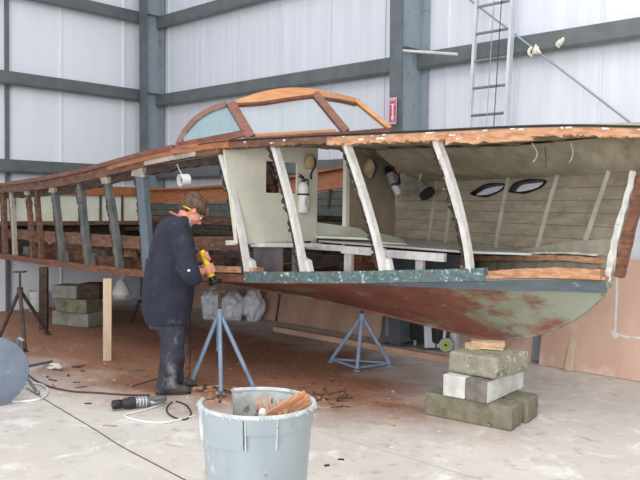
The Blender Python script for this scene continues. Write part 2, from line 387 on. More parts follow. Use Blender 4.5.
# ------------------------------------------------------------------ the building
CN = V((-2.93, 13.05, 0))                        # wall corner
dR = V((6.03, -5.72, 0)).normalized()            # right wall runs this way from the corner
nR = V((dR.y, -dR.x, 0))                         # its normal into the hall
if nR.dot(-CN) < 0: nR = -nR
dL = nR.copy()                                   # left wall runs this way from the corner
nL = dR.copy()
WH = 7.0
def wall(name, origin, d, n, length, m, seam, seam_h=.012):
    g = G()
    g.box(origin + d * (length / 2) - n * .06 + Z * (WH / 2), (length, .1, WH), (d, n, Z))
    k = seam * .5
    while k < length:                            # standing seams of the liner sheets
        g.box(origin + d * k - n * .006 + Z * (WH / 2), (.022, .02 + seam_h, WH), (d, n, Z)); k += seam
    return g.build(name, m, kind='structure')
wall('wall_right', CN - dR * .0, dR, nR, 12.5, 'liner_right', .93)
wall('wall_left', CN, dL, nL, 8.5, 'liner', 1.12)
g = G(); g.box((0, 7, -.05), (26, 26, .1)); g.build('floor', 'floor', kind='structure')

def zgirt(name, a, d, n, length, z, m='girt'):
    g = G(); h = .165; dep = .15
    prof = [(0, h / 2), (dep, h / 2), (dep, -h / 2), (dep - .02, -h / 2 - .035), (dep - .03, -h / 2 - .03), (dep - .016, -h / 2 + .005), (dep - .016, h / 2 - .016), (0, h / 2 - .016)]
    ring = lambda q: [a + d * q + n * (x + .004) + Z * (z + y) for x, y in prof]
    g.loft([ring(0), ring(length)]); g.build(name, m, kind='structure')
i = 1
for z in (2.18, 3.47, 4.76, 6.1):
    zgirt('trim_%d' % i, CN + dL * .26, dL, nL, 8.1, z + (.0 if z < 4 else 0)); i += 1
for z in (2.17, 3.385, 4.68, 6.0):
    zgirt('trim_%d' % i, CN + dR * .34, dR, nR, 12, z); i += 1
# vertical post line on the left wall
q = P(7, 100, 11); 
g = G(); tt = 2.55
g.box(CN + dL * tt + nL * .03 + Z * 3.5, (.05, .05, 7), (dL, nL, Z)); g.build('trim_%d' % i, 'girt', kind='structure')

def steel_column(base, d, n, dep0, dep1, fl, label, H=7.0, web='steel', off=.02):
    t = thing('steel_column', label, 'column', base)
    def fl_in(g):
        g.loft([[base + n * (dp + off) + d * x + n * y + Z * z for x, y in ((-fl / 2, 0), (fl / 2, 0), (fl / 2, .02), (-fl / 2, .02))] for dp, z in ((dep0, 0), (dep1, H))])
    part(fl_in, 'inner_flange', 'steel_dark', t)
    part(lambda g: g.box(base + n * (off + .01) + Z * (H / 2), (fl, .02, H), (d, n, Z)), 'outer_flange', 'steel', t)
    part(lambda g: g.loft([[base + n * (off + a) + d * b + Z * z for a, b in ((.02, -.006), (dp, -.006), (dp, .006), (.02, .006))] for dp, z in ((dep0, 0), (dep1, H))]), 'web', web, t)
    part(lambda g: g.box(base + n * (off + dep0 / 2) + Z * .012, (fl + .12, dep0 + .14, .024), (d, n, Z)), 'base_plate', 'steel_dark', t)
    for z in (2.17, 3.43, 4.72):
        part(lambda g: g.box(base + n * (off + (dep0 + (dep1 - dep0) * z / H) / 2) + d * .05 + Z * (z + .06), (.09, dep0 * .8, .012), (d, n, Z)), 'stiffener', web, t)
    return t
steel_column(CN + dR * .30 + nR * .02, dR, nR, .3, .36, .2, 'grey steel column standing in the corner where the two white walls meet')
tw = 5.72
wc = CN + dR * tw
steel_column(wc, dR, nR, .44, .58, .18, 'deep tapered grey steel column on the right wall behind the windshield, carrying the red arrow sign')

# arrow sign on the inner flange of the column
cf = wc + nR * (.02 + .46 + .16 * 3.0 / 7 + .035)
sp = P(395.3, 111, (cf.y)); 
sz = sp.z
sgn = thing('arrow_sign', 'small narrow red and white sign with a downward arrow on the grey column', 'sign', cf + Z * (sz - .17))
sc0 = cf + Z * sz
part(lambda g: g.box(sc0, (.1, .006, .3), (dR, nR, Z)), 'panel', 'signpink', sgn)
def brd(g):
    for x in (-.043, .043): g.box(sc0 + dR * x + nR * .005, (.006, .004, .27), (dR, nR, Z))
    for z in (-.132, .132): g.box(sc0 + Z * z + nR * .005, (.092, .004, .006), (dR, nR, Z))
    g.box(sc0 + Z * .1 + nR * .005, (.07, .004, .035), (dR, nR, Z))
part(brd, 'border', 'red', sgn)
def field(g):
    for sx_ in (-1, 1):
        g.prism([sc0 + nR * .004 + dR * (sx_ * a) + Z * b for a, b in ((.036, .07), (.014, .07), (.014, -.05), (.03, -.075), (.0, -.12), (.036, -.12))], nR * .004)
part(field, 'arrow_surround', 'red', sgn)
# pale stick laid from the column to the girt
part(lambda g: g.tube([P(400, 50.5, cf.y + .02), P(457, 54.3, cf.y - .55)], .017, 8), 'stick', 'offwhite', None, smooth=True,
     label='thin pale stick lodged sideways against the tapered steel column', cat='stick')

def onwall(px, py, off):                         # point on a plane parallel to the right wall
    v = ray(px, py); k = ((CN + nR * off) - CAM).dot(nR) / v.dot(nR); return CAM + v * k
# brace rod and rags
a = onwall(470, 0, .24); b = onwall(640, 130, .24); dd = (b - a)
part(lambda g: g.tube([a - dd * .22, b + dd * .55], .011, 8), 'brace_rod', 'steel', None, smooth=True,
     label='long diagonal steel brace rod crossing the right white wall beside the ladder', cat='rod')
def rag(px, py, w, h, drops, label):
    g = G(); c0 = onwall(px, py, .27)
    pts = [(-w / 2, .01), (-w * .2, .03), (w * .1, .0), (w / 2, .02)]
    for k in range(4):
        p = c0 + dR * random.uniform(-w / 2, w / 2) + Z * random.uniform(-.02, .03)
        q = c0 + dR * random.uniform(-w / 2, w / 2) - Z * random.uniform(h * .6, h) + nR * random.uniform(-.01, .03)
        mid = (p + q) / 2 + dR * random.uniform(-.03, .03) + nR * .03
        g.tube(curve_pts([p, mid, q], 4), [.012, .02, .024, .022, .02, .024, .018, .014, .01], 7, squash=.6)
    g.build('rag', 'rope', smooth=True, label=label, cat='rag')
rag(537, 47, .12, .12, 3, 'torn white rag knotted where the brace rod crosses the girt')
rag(561, 40, .1, .08, 2, 'smaller white rag scrap hooked on the wall girt, right of the knotted one')

# ladder
def ladder():
    base = CN + dR * 6.86; W = .44
    foot = base + nR * .56; top = base + nR * .2 + Z * 5.8
    t = thing('ladder', 'tall aluminium ladder leaning against the right white wall behind the boat', 'ladder', foot + dR * 0)
    ax = (top - foot).normalized()
    for s_ in (-1, 1):
        o = dR * (s_ * W / 2)
        part(lambda g: g.bar([foot + o, top + o], .075 if s_ > 0 else .05, .03, up=nR), 'side_rail', 'alu', t)
        part(lambda g: g.box(foot + o + Z * .02, (.05, .1, .04), (dR, nR, Z)), 'foot_pad', 'black', t)
    k = .28; L = (top - foot).length
    while k < L - .1:
        part(lambda g: g.tube([foot + ax * k - dR * W / 2, foot + ax * k + dR * W / 2], .016, 8), 'rung', 'greymetal', t, smooth=True); k += .295
    for x in (.02, .11):
        gg = G(); gg.tube([foot + dR * x + ax * 5.6 - nR * .0 + nR * .03, foot + dR * (x - .02) + ax * 2.2 + nR * .03], .005, 6)
        gg.build('rope', 'cordblack' if x > .1 else 'greymetal', smooth=True,
                 label='thin %s line hanging down behind the ladder rungs' % ('dark' if x > .1 else 'grey'), cat='rope')
ladder()

# plywood sheets standing along the foot of the right wall
def sheet_on_wall(t0, t1, h, m, label, lean=.1, nm='plywood_sheet'):
    g = G(); b0 = CN + nR * (.12 + lean); top = CN + nR * .03
    g.prism([b0 + dR * t0 + Z * .005, b0 + dR * t1 + Z * .005, top + dR * t1 + Z * h, top + dR * t0 + Z * h], nR * .012)
    return g.build(nm, m, None, label=label, cat='plywood sheet', group=None)
sheet_on_wall(1.3, 3.4, 1.1, 'plywood_shade_timber', 'plywood sheet, shade tinted into its colour, against the far right wall beyond the crumpled plastic')
sheet_on_wall(3.45, 5.3, 1.0, 'plywood_shade_timber', 'plywood sheet, shade tinted into its colour, on the wall behind the blue stand under the hull')
sheet_on_wall(6.45, 7.32, 1.15, 'plywood', 'pinkish plywood sheet on the wall right behind the concrete block stack', .08)
sheet_on_wall(7.42, 9.6, 1.15, 'plywood', 'large pinkish plywood sheet below the bow at the right edge, streaked white', .08)
_s = [o for o in bpy.data.objects if o.name.startswith('plywood_sheet')][-1]
def onply(px, py):                               # on the leaning face of the sheets
    v = ray(px, py); b0 = CN + nR * (.12 + .08 + .0125); n = (nR * 1.15 + Z * .17).normalized(); k = (b0 - CAM).dot(n) / v.dot(n); return CAM + v * k
def strk(g):
    for pts, w_ in ((((617, 262), (616.5, 300), (615, 334)), .02), (((614, 333), (626, 337), (645, 338)), .02), (((613, 330), (616, 338)), .05)):
        q = [onply(*p) + nR * .002 for p in pts]; g.bar(q, .004, w_, up=nR, jit=.0012)
part(strk, 'filler_streak', 'rib_white', _s, label='white smeared filler along the joint')
# kerb board
g = G(); g.bar([onwall(262, 322, .55) * 1, onwall(262, 322, .55)], .02, .02) if False else None
k0 = CN + nR * .78 + dR * 4.0; k1 = CN + nR * .78 + dR * 7.3
g.bar([k0 + Z * .03, k1 + Z * .03], .06, .09); g.build('timber', 'plywood_shade_timber', label='long low timber lying on the floor along the right wall', cat='timber')
# stick leaning in the gap between the plywood sheets
g = G(); g.bar([F(569, 371) + Z * .0, P(576, 325, F(569, 371).y + .1)], .07, .03, up=dR, jit=.006)
g.build('board_offcut', 'pine', label='narrow pale board offcut leaning on the plywood under the bow', cat='board')

# ------------------------------------------------------------------ lighting
w = bpy.data.worlds.new('world'); sc.world = w; w.use_nodes = True
bg = w.node_tree.nodes['Background']; bg.inputs[0].default_value = (.93, .96, 1, 1); bg.inputs[1].default_value = .85
def area(name, loc, rot, size, e, c=(1, 1, 1)):
    l = bpy.data.lights.new(name, 'AREA'); l.shape = 'RECTANGLE'; l.size, l.size_y = size; l.energy = e; l.color = c
    o = bpy.data.objects.new(name, l); col.objects.link(o); o.location = loc; o.rotation_euler = rot; return o
area('hall_lamps', (1.0, 3.6, 6.8), (R(12), 0, 0), (9, 5), 260, (1, .985, .96))
area('open_door', (-2.5, -6, 3.0), (R(80), 0, R(-20)), (9, 5), 900, (.96, .98, 1))
sc.view_settings.view_transform = 'Standard'; sc.view_settings.look = 'None'; sc.view_settings.gamma = 1
sc.view_settings.exposure = 0.16; sc.view_settings.use_curve_mapping = False

# ------------------------------------------------------------------ the boat
SQ = math.sqrt(.5)
def B(s, w, z): return V((SQ * (s - w), 7.72 - SQ * (s + w), z))
A_ = V((SQ, -SQ, 0)); W_ = V((-SQ, -SQ, 0))      # towards the bow, towards the near side
def tab(tb):
    xs = [a for a, _ in tb]; ys = [b for _, b in tb]
    def f(x):
        if x <= xs[0]: return ys[0]
        if x >= xs[-1]: return ys[-1]
        i = max(k for k in range(len(xs) - 1) if xs[k] <= x)
        t = (x - xs[i]) / (xs[i + 1] - xs[i])
        def m(k):
            if k == 0: return (ys[1] - ys[0]) / (xs[1] - xs[0])
            if k == len(xs) - 1: return (ys[-1] - ys[-2]) / (xs[-1] - xs[-2])
            return (ys[k + 1] - ys[k - 1]) / (xs[k + 1] - xs[k - 1])
        h = xs[i + 1] - xs[i]
        return ((2 * t ** 3 - 3 * t * t + 1) * ys[i] + (t ** 3 - 2 * t * t + t) * h * m(i) + (-2 * t ** 3 + 3 * t * t) * ys[i + 1] + (t ** 3 - t * t) * h * m(i + 1))
    return f
hb = tab([(-5, 1.24), (-4, 1.32), (-3, 1.38), (-1, 1.40), (0, 1.33), (1, 1.16), (2, .84), (2.6, .50), (3.06, .045)])
hc = tab([(-5, 1.18), (-4, 1.22), (-3, 1.25), (-1, 1.22), (0, 1.10), (1, .92), (2, .52), (2.6, .26), (3.06, .04)])
zs = tab([(-5, 1.86), (-4, 1.875), (-3, 1.92), (-2, 2.0), (-1, 2.105), (0, 2.18), (1, 2.19), (2, 2.2), (2.6, 2.215), (3.06, 2.21)])
zc = tab([(-5, .83), (-3, .845), (-1.5, .86), (0, .915), (1, .975), (2, 1.045), (2.6, 1.09), (3.06, 1.095)])
zk = tab([(-5, .8), (-2, .755), (-1, .71), (0, .68), (1, .615), (1.7, .56), (2, .55), (2.3, .585), (2.6, .69), (2.85, .85), (3.06, 1.06)])
def rake(s): 
    t = min(max((s - 1.4) / 1.66, 0), 1); return .3 * t * t * (3 - 2 * t)
def S(s, t, side=1, ins=0.0, dz=0):
    w = hc(s) + (hb(s) - hc(s)) * t ** 1.35
    return B(s + rake(s) * t, side * max(w - ins, .0), zc(s) + (zs(s) - zc(s)) * t + dz)
def solve_s(px, t=0, side=1, lo=-5.3, hi=3.06, z=None):
    for _ in range(50):
        m_ = (lo + hi) / 2
        p = S(m_, t, side)
        if PXY(p)[0] < px: lo = m_
        else: hi = m_
    return m_
def on_side(px, py, side):
    best = None
    for i in range(120):
        s = -5 + 8.06 * i / 119
        for j in range(40):
            t = j / 39; x, y = PXY(S(s, t, side)); d = (x - px) ** 2 + (y - py) ** 2
            if best is None or d < best[0]: best = (d, s, t)
    _, s, t = best; st, tt = .04, .02
    for _ in range(40):
        for ds, dt in ((st, 0), (-st, 0), (0, tt), (0, -tt)):
            x, y = PXY(S(s + ds, t + dt, side)); d = (x - px) ** 2 + (y - py) ** 2
            if d < best[0]: best = (d, s + ds, t + dt); s, t = s + ds, t + dt; break
        else: st /= 2; tt /= 2
    return s, t
boat = thing('wooden_boat', 'old wooden cabin launch stripped to its ribs, red bottom, propped up indoors', 'boat', B(0, 0, .55))
lsp = lambda a, b, n: [a + (b - a) * i / (n - 1) for i in range(n)]

# bottom: keel to chine on both sides, one shell
def bottom(g):
    def fn(s, q):
        side = 1 if q >= 0 else -1; t = abs(q)
        return B(s, side * (.03 + (max(hc(s), .032) - .03) * t), zk(s) + (zc(s) - zk(s)) * t ** .8)
    g.sheet(fn, lsp(-5.3, 2.0, 50) + lsp(2.04, 3.06, 26), lsp(-1, 1, 33), -.025)
part(bottom, 'hull_bottom', 'hull_red', boat, smooth=True)
part(lambda g: g.sheet(lambda s, t: S(s, 0, 1) + W_ * .012 + V((0, 0, -.004 - (.075 * min(1, max(0, (s - 1.2) / 1.2)) + .004) * t)) - W_ * t * .018 * 1.5, lsp(1.25, 3.05, 40), lsp(0, 1, 4), .008),
     'waterline_stripe', 'hull_slate', boat, smooth=True)
def keel(g):
    pts = [B(s, 0, zk(s) - .0) for s in lsp(-5.3, 3.0, 70)]
    g.bar(pts, .04, .06)
part(keel, 'keel', 'hull_red', boat)
# stem timber, raked
def stem(g):
    pts = [P(619, 277, 5.52), P(623, 260, 5.5), P(632, 222, 5.46), P(643, 178, 5.41), P(656, 132, 5.36)]
    g.bar(curve_pts(pts, 6), .06, .07, up=A_, jit=.003)
part(stem, 'stem', 'plank', boat)

# near chine planks: bare brown aft, flaking green-white paint forward, raw torn wood at the bow
def chine(a, b, z0, z1, th, jit=0, n=40, out=.02):
    def f(g):
        rings = []
        for s in lsp(a, b, n):
            p = S(s, 0, 1) + W_ * out
            jj = random.uniform(-jit, jit)
            rings.append([p + Z * z0, p + Z * (z1 + jj), p - W_ * th + Z * (z1 + jj * .5), p - W_ * th + Z * z0])
        g.loft(rings)
    return f
part(chine(-5.3, .1, .005, .075, .07, .008), 'chine_plank', 'plank', boat, label='bare brown chine plank')
part(chine(.12, 2.25, .0, .10, .05, .003, 60), 'chine_plank', 'green_paint', boat, label='chine plank with flaking green and white paint')
part(chine(2.25, 3.04, .015, .04, .09, .004, 40, .0), 'chine_plank', 'raw', boat, label='raw torn chine timber at the bow')
part(chine(-.75, .2, .085, .135, .12, .012, 30, -.02), 'chine_splice', 'raw', boat)

# near side inner stringer and clutter aft
def longi(side, s0, s1, w, z, h, th, jit=.004, n=24):
    """board along the boat: w(s) lateral, z(s) height"""
    def f(g): g.bar([B(s, side * w(s), z(s)) for s in lsp(s0, s1, n)], h, th, jit=jit)
    return f
part(longi(1, -5.2, .0, lambda s: hc(s) - .06, lambda s: zc(s) + .36, .13, .04), 'stringer', 'brown', boat)
part(longi(1, -5.2, .0, lambda s: .55, lambda s: 1.09, .12, .06), 'engine_bed', 'brown', boat)
part(longi(-1, -5.2, .0, lambda s: .45, lambda s: 1.02, .14, .06), 'engine_bed', 'brown_dark', boat)
part(longi(-1, -5.2, -.05, lambda s: hc(s) - .25, lambda s: 1.24, .05, .3), 'side_shelf', 'brown_dark', boat)
part(longi(-1, -5.2, -.05, lambda s: hc(s) - .1, lambda s: 1.40, .1, .05), 'stringer', 'brown', boat)
part(longi(-1, -5.2, -.05, lambda s: hc(s) - .02, lambda s: 1.12, .1, .05), 'stringer', 'brown', boat)
part(longi(-1, -2.9, -.05, lambda s: hc(s) - .1, lambda s: 1.56, .08, .22), 'side_shelf', 'greenish', boat)
# floor beams across the bottom
for s in (-4.6, -4.1, -3.6, -3.1, -2.55, -2.0, -1.4, -.75, -.2):
    part(lambda g: g.bar([B(s, 1.1, .97 + random.uniform(-.02, .02)), B(s, .2, .9), B(s, -1.1, .97)], .12, .05, jit=.006), 'floor_beam', random.choice(['brown_dark', 'greenish', 'brown']), boat)
# far-side planking
def far_plank(s0, s1, n, m, nm, t1=1.0, t0=0.0, ports=False):
    g = G(); g.sheet(lambda s, t: S(s, t, -1), lsp(s0, s1, n), lsp(t0, t1, 24), .022)
    o = g.build(nm, m, boat, smooth=True)
    return o
far_aft = far_plank(-5.3, .02, 40, 'louver', 'side_planking', .78)
far_fwd = far_plank(.02, 3.06, 60, 'inner', 'side_planking')
# varnished coaming and sheer plank on the far side aft
part(lambda g: g.sheet(lambda s, t: S(s, .8 + .2 * t, -1) + W_ * .03, lsp(-5.3, .0, 40), lsp(0, 1, 3), -.03), 'far_coaming', 'varnish', boat, smooth=True)
part(longi(-1, -5.3, 0, lambda s: hb(s) - .02, lambda s: zs(s) + .01, .03, .14), 'far_covering_board', 'varnish', boat)
for s in (-4.3, -3.7, -3.1, -2.6, -2.1, -1.6, -1.15, -.7, -.3):
    part(lambda g: g.bar([S(s, t, -1, .035) for t in lsp(0, .8, 6)], .045, .05, up=A_, jit=.003), 'far_rib', random.choice(['brown', 'greenish', 'batten']), boat)
# transom, seen from inside: cream panels between dark battens under a varnished top board
def trans(g):
    g.prism([B(-5.3, 1.18, .83), B(-5.3, -1.18, .83), B(-5.3, -1.24, 1.84), B(-5.3, 1.24, 1.84)], A_ * -.025)
part(trans, 'transom', 'brown_dark', boat)
part(lambda g: g.prism([B(-5.285, 1.2, 1.36), B(-5.285, -1.2, 1.36), B(-5.285, -1.22, 1.78), B(-5.285, 1.22, 1.78)], A_ * .015), 'transom_panel', 'cream', boat)
part(lambda g: g.prism([B(-5.25, 1.22, 1.76), B(-5.25, -1.22, 1.76), B(-5.25, -1.24, 1.90), B(-5.25, 1.24, 1.90)], A_ * .03), 'transom_top_board', 'varnish', boat)
for w_ in (.95, .62, .3, -.05, -.4, -.78, -1.1):
    part(lambda g: g.bar([B(-5.255, w_, 1.3), B(-5.255, w_, 1.78)], .03, .03, up=A_), 'transom_batten', 'batten', boat)
part(lambda g: g.bar([B(-5.2, 1.18, 1.33), B(-5.2, -1.18, 1.33)], .06, .16), 'transom_shelf', 'brown', boat)

# broken bits lying on the bottom and along the chine aft
random.seed(11)
for k in range(64):
    s_ = random.uniform(-4.8, -.15); w_ = random.uniform(.3, 1.15); 
    part(lambda g: g.box(B(s_, w_, random.uniform(.92, 1.0) + .1 * (w_ < .9) + (.1 if k % 3 == 0 else 0)), (random.uniform(.05, .4), random.uniform(.03, .1), random.uniform(.03, .12)), (V((random.uniform(-1, 1), random.uniform(-1, 1), random.uniform(-.3, .3))).normalized(),) * 1 + (A_, Z) if False else (A_, W_, Z), jit=.02),
         'debris', random.choice(['brown', 'brown_dark', 'greenish', 'chips', 'plank', 'filler']), boat)
# near ribs aft
def rib(px, pxt, wd, m, dp=.07, t0=.03, t1=.97, torn=True, foot=True, jit=.0014, torn_m='torn', filler=False, label=None):
    s0_ = solve_s(px); s1_ = solve_s(pxt, 1)
    S_ = lambda t, ins: S(s0_ + (s1_ - s0_) * t ** 1.35, t, 1, ins)
    pts = [S_(t, .03) for t in lsp(t0, t1, 14)]
    r_ = part(lambda g: g.bar(pts, wd, dp, up=A_, jit=jit), 'rib', m, boat, label=label)
    if torn:
        def f(g):
            rings = []
            for t in lsp(t0 + .02, t1 - .02, 46):
                p = S_(t, .03) - A_ * (wd / 2 - .006); e = random.choice((.015, .035, .022, .05, .03))
                e *= 1.25 if m == 'rib_white' else .8; rings.append([p + W_ * (dp * .5 + .003), p - A_ * e + W_ * (dp * .5), p - A_ * e * .8 - W_ * dp * .4, p - W_ * dp * .5])
            g.loft(rings)
        part(f, 'torn_edge', torn_m, r_)
    if foot:
        def f2(g):
            b0 = S_(.02, .035)
            g.prism([b0 - A_ * .05 + Z * .005, b0 + A_ * .13 + Z * .005, b0 + A_ * .07 + Z * .05, b0 + A_ * .035 + Z * .17, b0 - A_ * .04 + Z * .2], -W_ * .05)
        part(f2, 'foot_knee', m if m != 'brown' else 'filler', r_)
    if filler:
        part(lambda g: g.bar([S_(t, .025) for t in (.86, .93, .985)], wd + .05, dp + .02, up=A_, jit=.012), 'filler_patch', 'filler', r_)
    return r_
rib(3, 1, .10, 'brown', .05, foot=False); rib(13, 9, .07, 'filler', .05, foot=False)
rib(31, 25, .06, 'brown', .05, jit=.008, foot=False, filler=True); rib(39, 34, .055, 'brown', .05, foot=False)
rib(60, 51, .085, 'greenish', .06, jit=.006, filler=True); rib(86, 76, .085, 'greenish', .06, jit=.006)
rib(117, 103, .09, 'greenish', .06, jit=.006, filler=True, foot=False); rib(146, 137, .15, 'bluegrey', .06, filler=True, foot=False)
# white ribs
rib(246, 216, .05, 'rib_white', .06, label='white painted rib with a torn brown edge'); rib(302, 270, .05, 'rib_white', .06, label='white painted rib with a torn brown edge')
rib(382, 341, .05, 'rib_white', .06, label='white painted rib with a torn brown edge'); rib(468, 431, .05, 'rib_white', .06, foot=False, label='white painted rib with a torn brown edge')

# sheer: clamp, cap and coaming on the near side
def sheerbar(s0, s1, dz0, dz1, out, th, jit=0, n=60, dtop=0):
    def f(g):
        rings = []
        for s in lsp(s0, s1, n):
            p = S(s, 1, 1) + W_ * out
            a = dz0 + random.uniform(-jit, jit) - (random.uniform(0, jit) if jit else 0)
            rings.append([p + Z * a, p + Z * (dz1 + random.uniform(-dtop, dtop)), p - W_ * th + Z * dz1, p - W_ * th + Z * a])
        g.loft(rings)
    return f
part(sheerbar(-5.3, .05, -.10, .0, .02, .06), 'sheer_clamp', 'brown', boat)
part(sheerbar(-5.2, -.05, -.17, -.10, -.05, .05, .01), 'inner_clamp', 'brown_dark', boat)
part(sheerbar(2.05, 2.5, -.092, -.05, .032, .03, .012, 16), 'torn_chunk', 'raw', boat)
part(sheerbar(-4.66, -.55, .0, .045, .05, .14, 0), 'covering_board', 'varnish_red', boat)
part(sheerbar(-1.75, .18, -.045, .02, .035, .04, .004), 'sheer_strake', 'varnish', boat)
part(sheerbar(-1.05, -.25, -.09, -.05, .03, .04, .006), 'sheer_filler', 'filler', boat)
part(sheerbar(.05, 1.25, -.055, .0, .03, .07, .008), 'sheer_clamp', 'brown', boat, label='dark brown sheer timber flecked with old paint')
part(sheerbar(1.2, 3.05, -.062, -.008, .03, .07, .011, 150), 'sheer_clamp', 'raw', boat, label='raw orange torn sheer timber')
part(sheerbar(-.2, 3.05, .004, .013, .045, .06, 0), 'deck_edge_trim', 'dark', boat)
def flecks(g):
    for k in range(22):
        s = random.uniform(.0, 3.0); p = S(s, 1, 1) + W_ * .034
        l = random.uniform(.01, .05); p2 = S(s + l, 1, 1) + W_ * .034
        z0 = random.choice((-.006, -.01, -.004, -.03)); h = random.uniform(.008, .02)
        g.prism([p + Z * z0, p2 + Z * (z0 + random.uniform(-.004, .004)), p2 + Z * (z0 - h * .6), p + A_ * .01 + Z * (z0 - h)], -W_ * .01)
part(flecks, 'paint_flakes', 'rib_white', boat, kind='stuff')

# deck and its beams
camb = lambda s: .10 if s < .8 else .10 - .06 * min(1, (s - .8) / 1.2)
def dk(s, q, dz=0):
    b = hb(s) - .02; p = B(s + rake(s), q * b, zs(s) - .008 + camb(s) * (1 - q * q) + dz); return p
part(lambda g: g.sheet(dk, lsp(0.0, 3.05, 50), lsp(-1, 1, 25), -.018), 'deck', 'inner_deck', boat, smooth=True)
for s in (.12, .5, .88, 1.26, 1.64, 2.0, 2.34, 2.64):
    part(lambda g: g.bar([dk(s, q, -.04) for q in lsp(-.97, .93, 16)], .05, .035, jit=.002), 'deck_beam', 'inner_beam', boat)
part(lambda g: g.bar([dk(s, 0.05 if s > 1 else .05, -.055) for s in lsp(.1, 2.95, 14)], .03, .10), 'deck_stringer', 'inner_beam', boat)
part(lambda g: g.bar([S(s, .965, -1, .05) for s in lsp(.05, 3.0, 30)], .1, .04), 'far_sheer_clamp', 'inner_beam', boat)
# sloping shelf where deck and far side meet
part(lambda g: g.sheet(lambda s, t: dk(s, -.35, -.06) * (1 - t) + S(s, .80 - .06 * s / 3, -1, .03) * t - Z * (.04 * math.sin(math.pi * t)), lsp(.35, 2.98, 40), lsp(0, 1, 8), .012), 'deck_shelf', 'inner_deck', boat, smooth=True)
# far-side ribs inside the bow
for px0, px1 in ((392, 372), (430, 425), (447, 452), (498, 512), (540, 558), (586, 598)):
    s, t = on_side(px0, 245, -1)
    part(lambda g: g.bar([S(s, q, -1, .022) for q in lsp(.03, .78, 16)], .04, .03, up=A_), 'far_rib', 'inner_rib', boat)
# pale apron strip beside the stem with torn edge
s_ap = 3.0
part(lambda g: g.bar(curve_pts([P(634, 171, 5.5), P(627, 200, 5.52), P(617, 235, 5.56), P(610, 268, 5.6), P(606, 286, 5.6)], 5), .05, .03, up=A_, jit=.007), 'stem_apron', 'white_paint', boat)
# flare board low at the far bow
part(lambda g: g.sheet(lambda s, t: S(s, .17 + .12 * t * (s - 1.7) / 1.3, -1, .03 + .02 * t), lsp(1.7, 3.0, 14), lsp(0, 1, 3), .01), 'side_panel', 'inner_rib', boat)
# stringers low in the bow
part(longi(-1, 1.25, 2.95, lambda s: hc(s) * .75, lambda s: zc(s) + .15, .045, .05, .004), 'bow_stringer', 'raw', boat, label='raw orange stringer low in the bow')
def splint(g):
    rings = []
    for s in lsp(1.75, 3.02, 60):
        k = min(1, max(0, (s - 1.8) / .9)); c_ = B(s, hc(s) * .85, zc(s) + .045 + .012 * k); h_ = .008 + .03 * k + random.uniform(-.004, .004); w_ = .02 + .02 * k
        rings.append([c_ + Z * h_ + W_ * w_, c_ + Z * h_ * .8 - W_ * w_, c_ - Z * h_ - W_ * w_, c_ - Z * h_ + W_ * w_])
    g.loft(rings)
part(splint, 'bow_stringer', 'raw', boat, label='splintered orange stringer at the bow')
part(longi(-1, 1.3, 2.9, lambda s: hc(s) * .85, lambda s: zc(s) + .19, .015, .07, .003), 'bow_shelf', 'white_paint', boat)
part(longi(-1, 1.5, 2.9, lambda s: hc(s) * .9, lambda s: zc(s) + .05, .14, .02, .004), 'bow_riser', 'inner_rib', boat)

# portlights cut through the far side
def portlight(quad):
    st = [on_side(x, y, -1) for x, y in quad]
    base = [S(s, t, -1) for s, t in st]
    c = sum(base, V()) / len(base)
    n = (base[1] - base[0]).cross(base[-1] - base[0])
    for k in range(2, len(base) - 1): n += (base[k] - base[0]).cross(base[k + 1] - base[0])
    n.normalize()
    if n.dot(W_) < 0: n = -n
    base = curve_pts(base + [base[0]], 4)[:-1]
    cut = G(); cut.prism([c + (p - c) * 1.0 - n * .12 for p in base], n * .24)
    co = cut.build('cutter', 'dark', boat)
    md = far_fwd.modifiers.new('b', 'BOOLEAN'); md.operation = 'DIFFERENCE'; md.solver = 'EXACT'; md.object = co
    dg = bpy.context.evaluated_depsgraph_get(); dg.update()
    me = bpy.data.meshes.new_from_object(far_fwd.evaluated_get(dg)); far_fwd.modifiers.clear(); far_fwd.data = me
    bpy.data.objects.remove(co)
    g = G(); a = [p + (p - c).normalized() * .02 for p in base]; b = [p - (p - c).normalized() * .003 for p in base]; m_ = len(base); o = 0
    rings = []
    for i in range(m_):
        rings.append([a[i] + n * .04, b[i] + n * .04, b[i] - n * .03, a[i] - n * .03])
    g.loft(rings + [rings[0]], cap=False)
    pr = g.build('portlight', 'black', boat)
    part(lambda g: g.prism([c + (p - c) * .95 - n * .02 for p in base], n * .008), 'pane', 'port_glass', pr)
portlight([(474, 194), (487, 187), (506, 185), (503, 191), (490, 196), (477, 196)])
portlight([(513, 193), (518, 185), (532, 182), (547, 182), (541, 189), (526, 193)])

# bulkhead with an opening, door posts, far half
def bulk(w0, w1, z0, s=.05, holes=()):
    zt = lambda w: zs(s) - .02 + camb(0) * (1 - min(1, (w / hb(s)) ** 2))
    def f(g):
        ws = sorted([w0, w1] + [a for h in holes for a in h[:2]]); 
        for a, b in zip(ws[:-1], ws[1:]):
            hs = [h for h in holes if abs(h[0] - a) < 1e-6 and abs(h[1] - b) < 1e-6]
            spans = [(None, None)] if not hs else [(None, hs[0][2]), (hs[0][3], None)]
            for lo_, hi_ in spans:
                zl = (lambda w: z0) if lo_ is None else (lambda w: lo_)
                zh = zt if hi_ is None else (lambda w: hi_)
                aw = lambda q, top: (q + .15 if q > 1.1 and top else q)
                g.prism([B(s, aw(a, 0), zl(a)), B(s, aw(b, 0), zl(b)), B(s, aw(b, 1), zh(b)), B(s, aw(a, 1), zh(a))], A_ * .018)
    return f
part(bulk(1.16, .12, 1.28, holes=[(.40, .80, 1.75, 2.05)][:1]), 'bulkhead', 'bulkhead', boat)
part(bulk(-.37, -1.12, 1.2), 'bulkhead', 'bulkhead_far', boat, label='tan far half of the bulkhead')
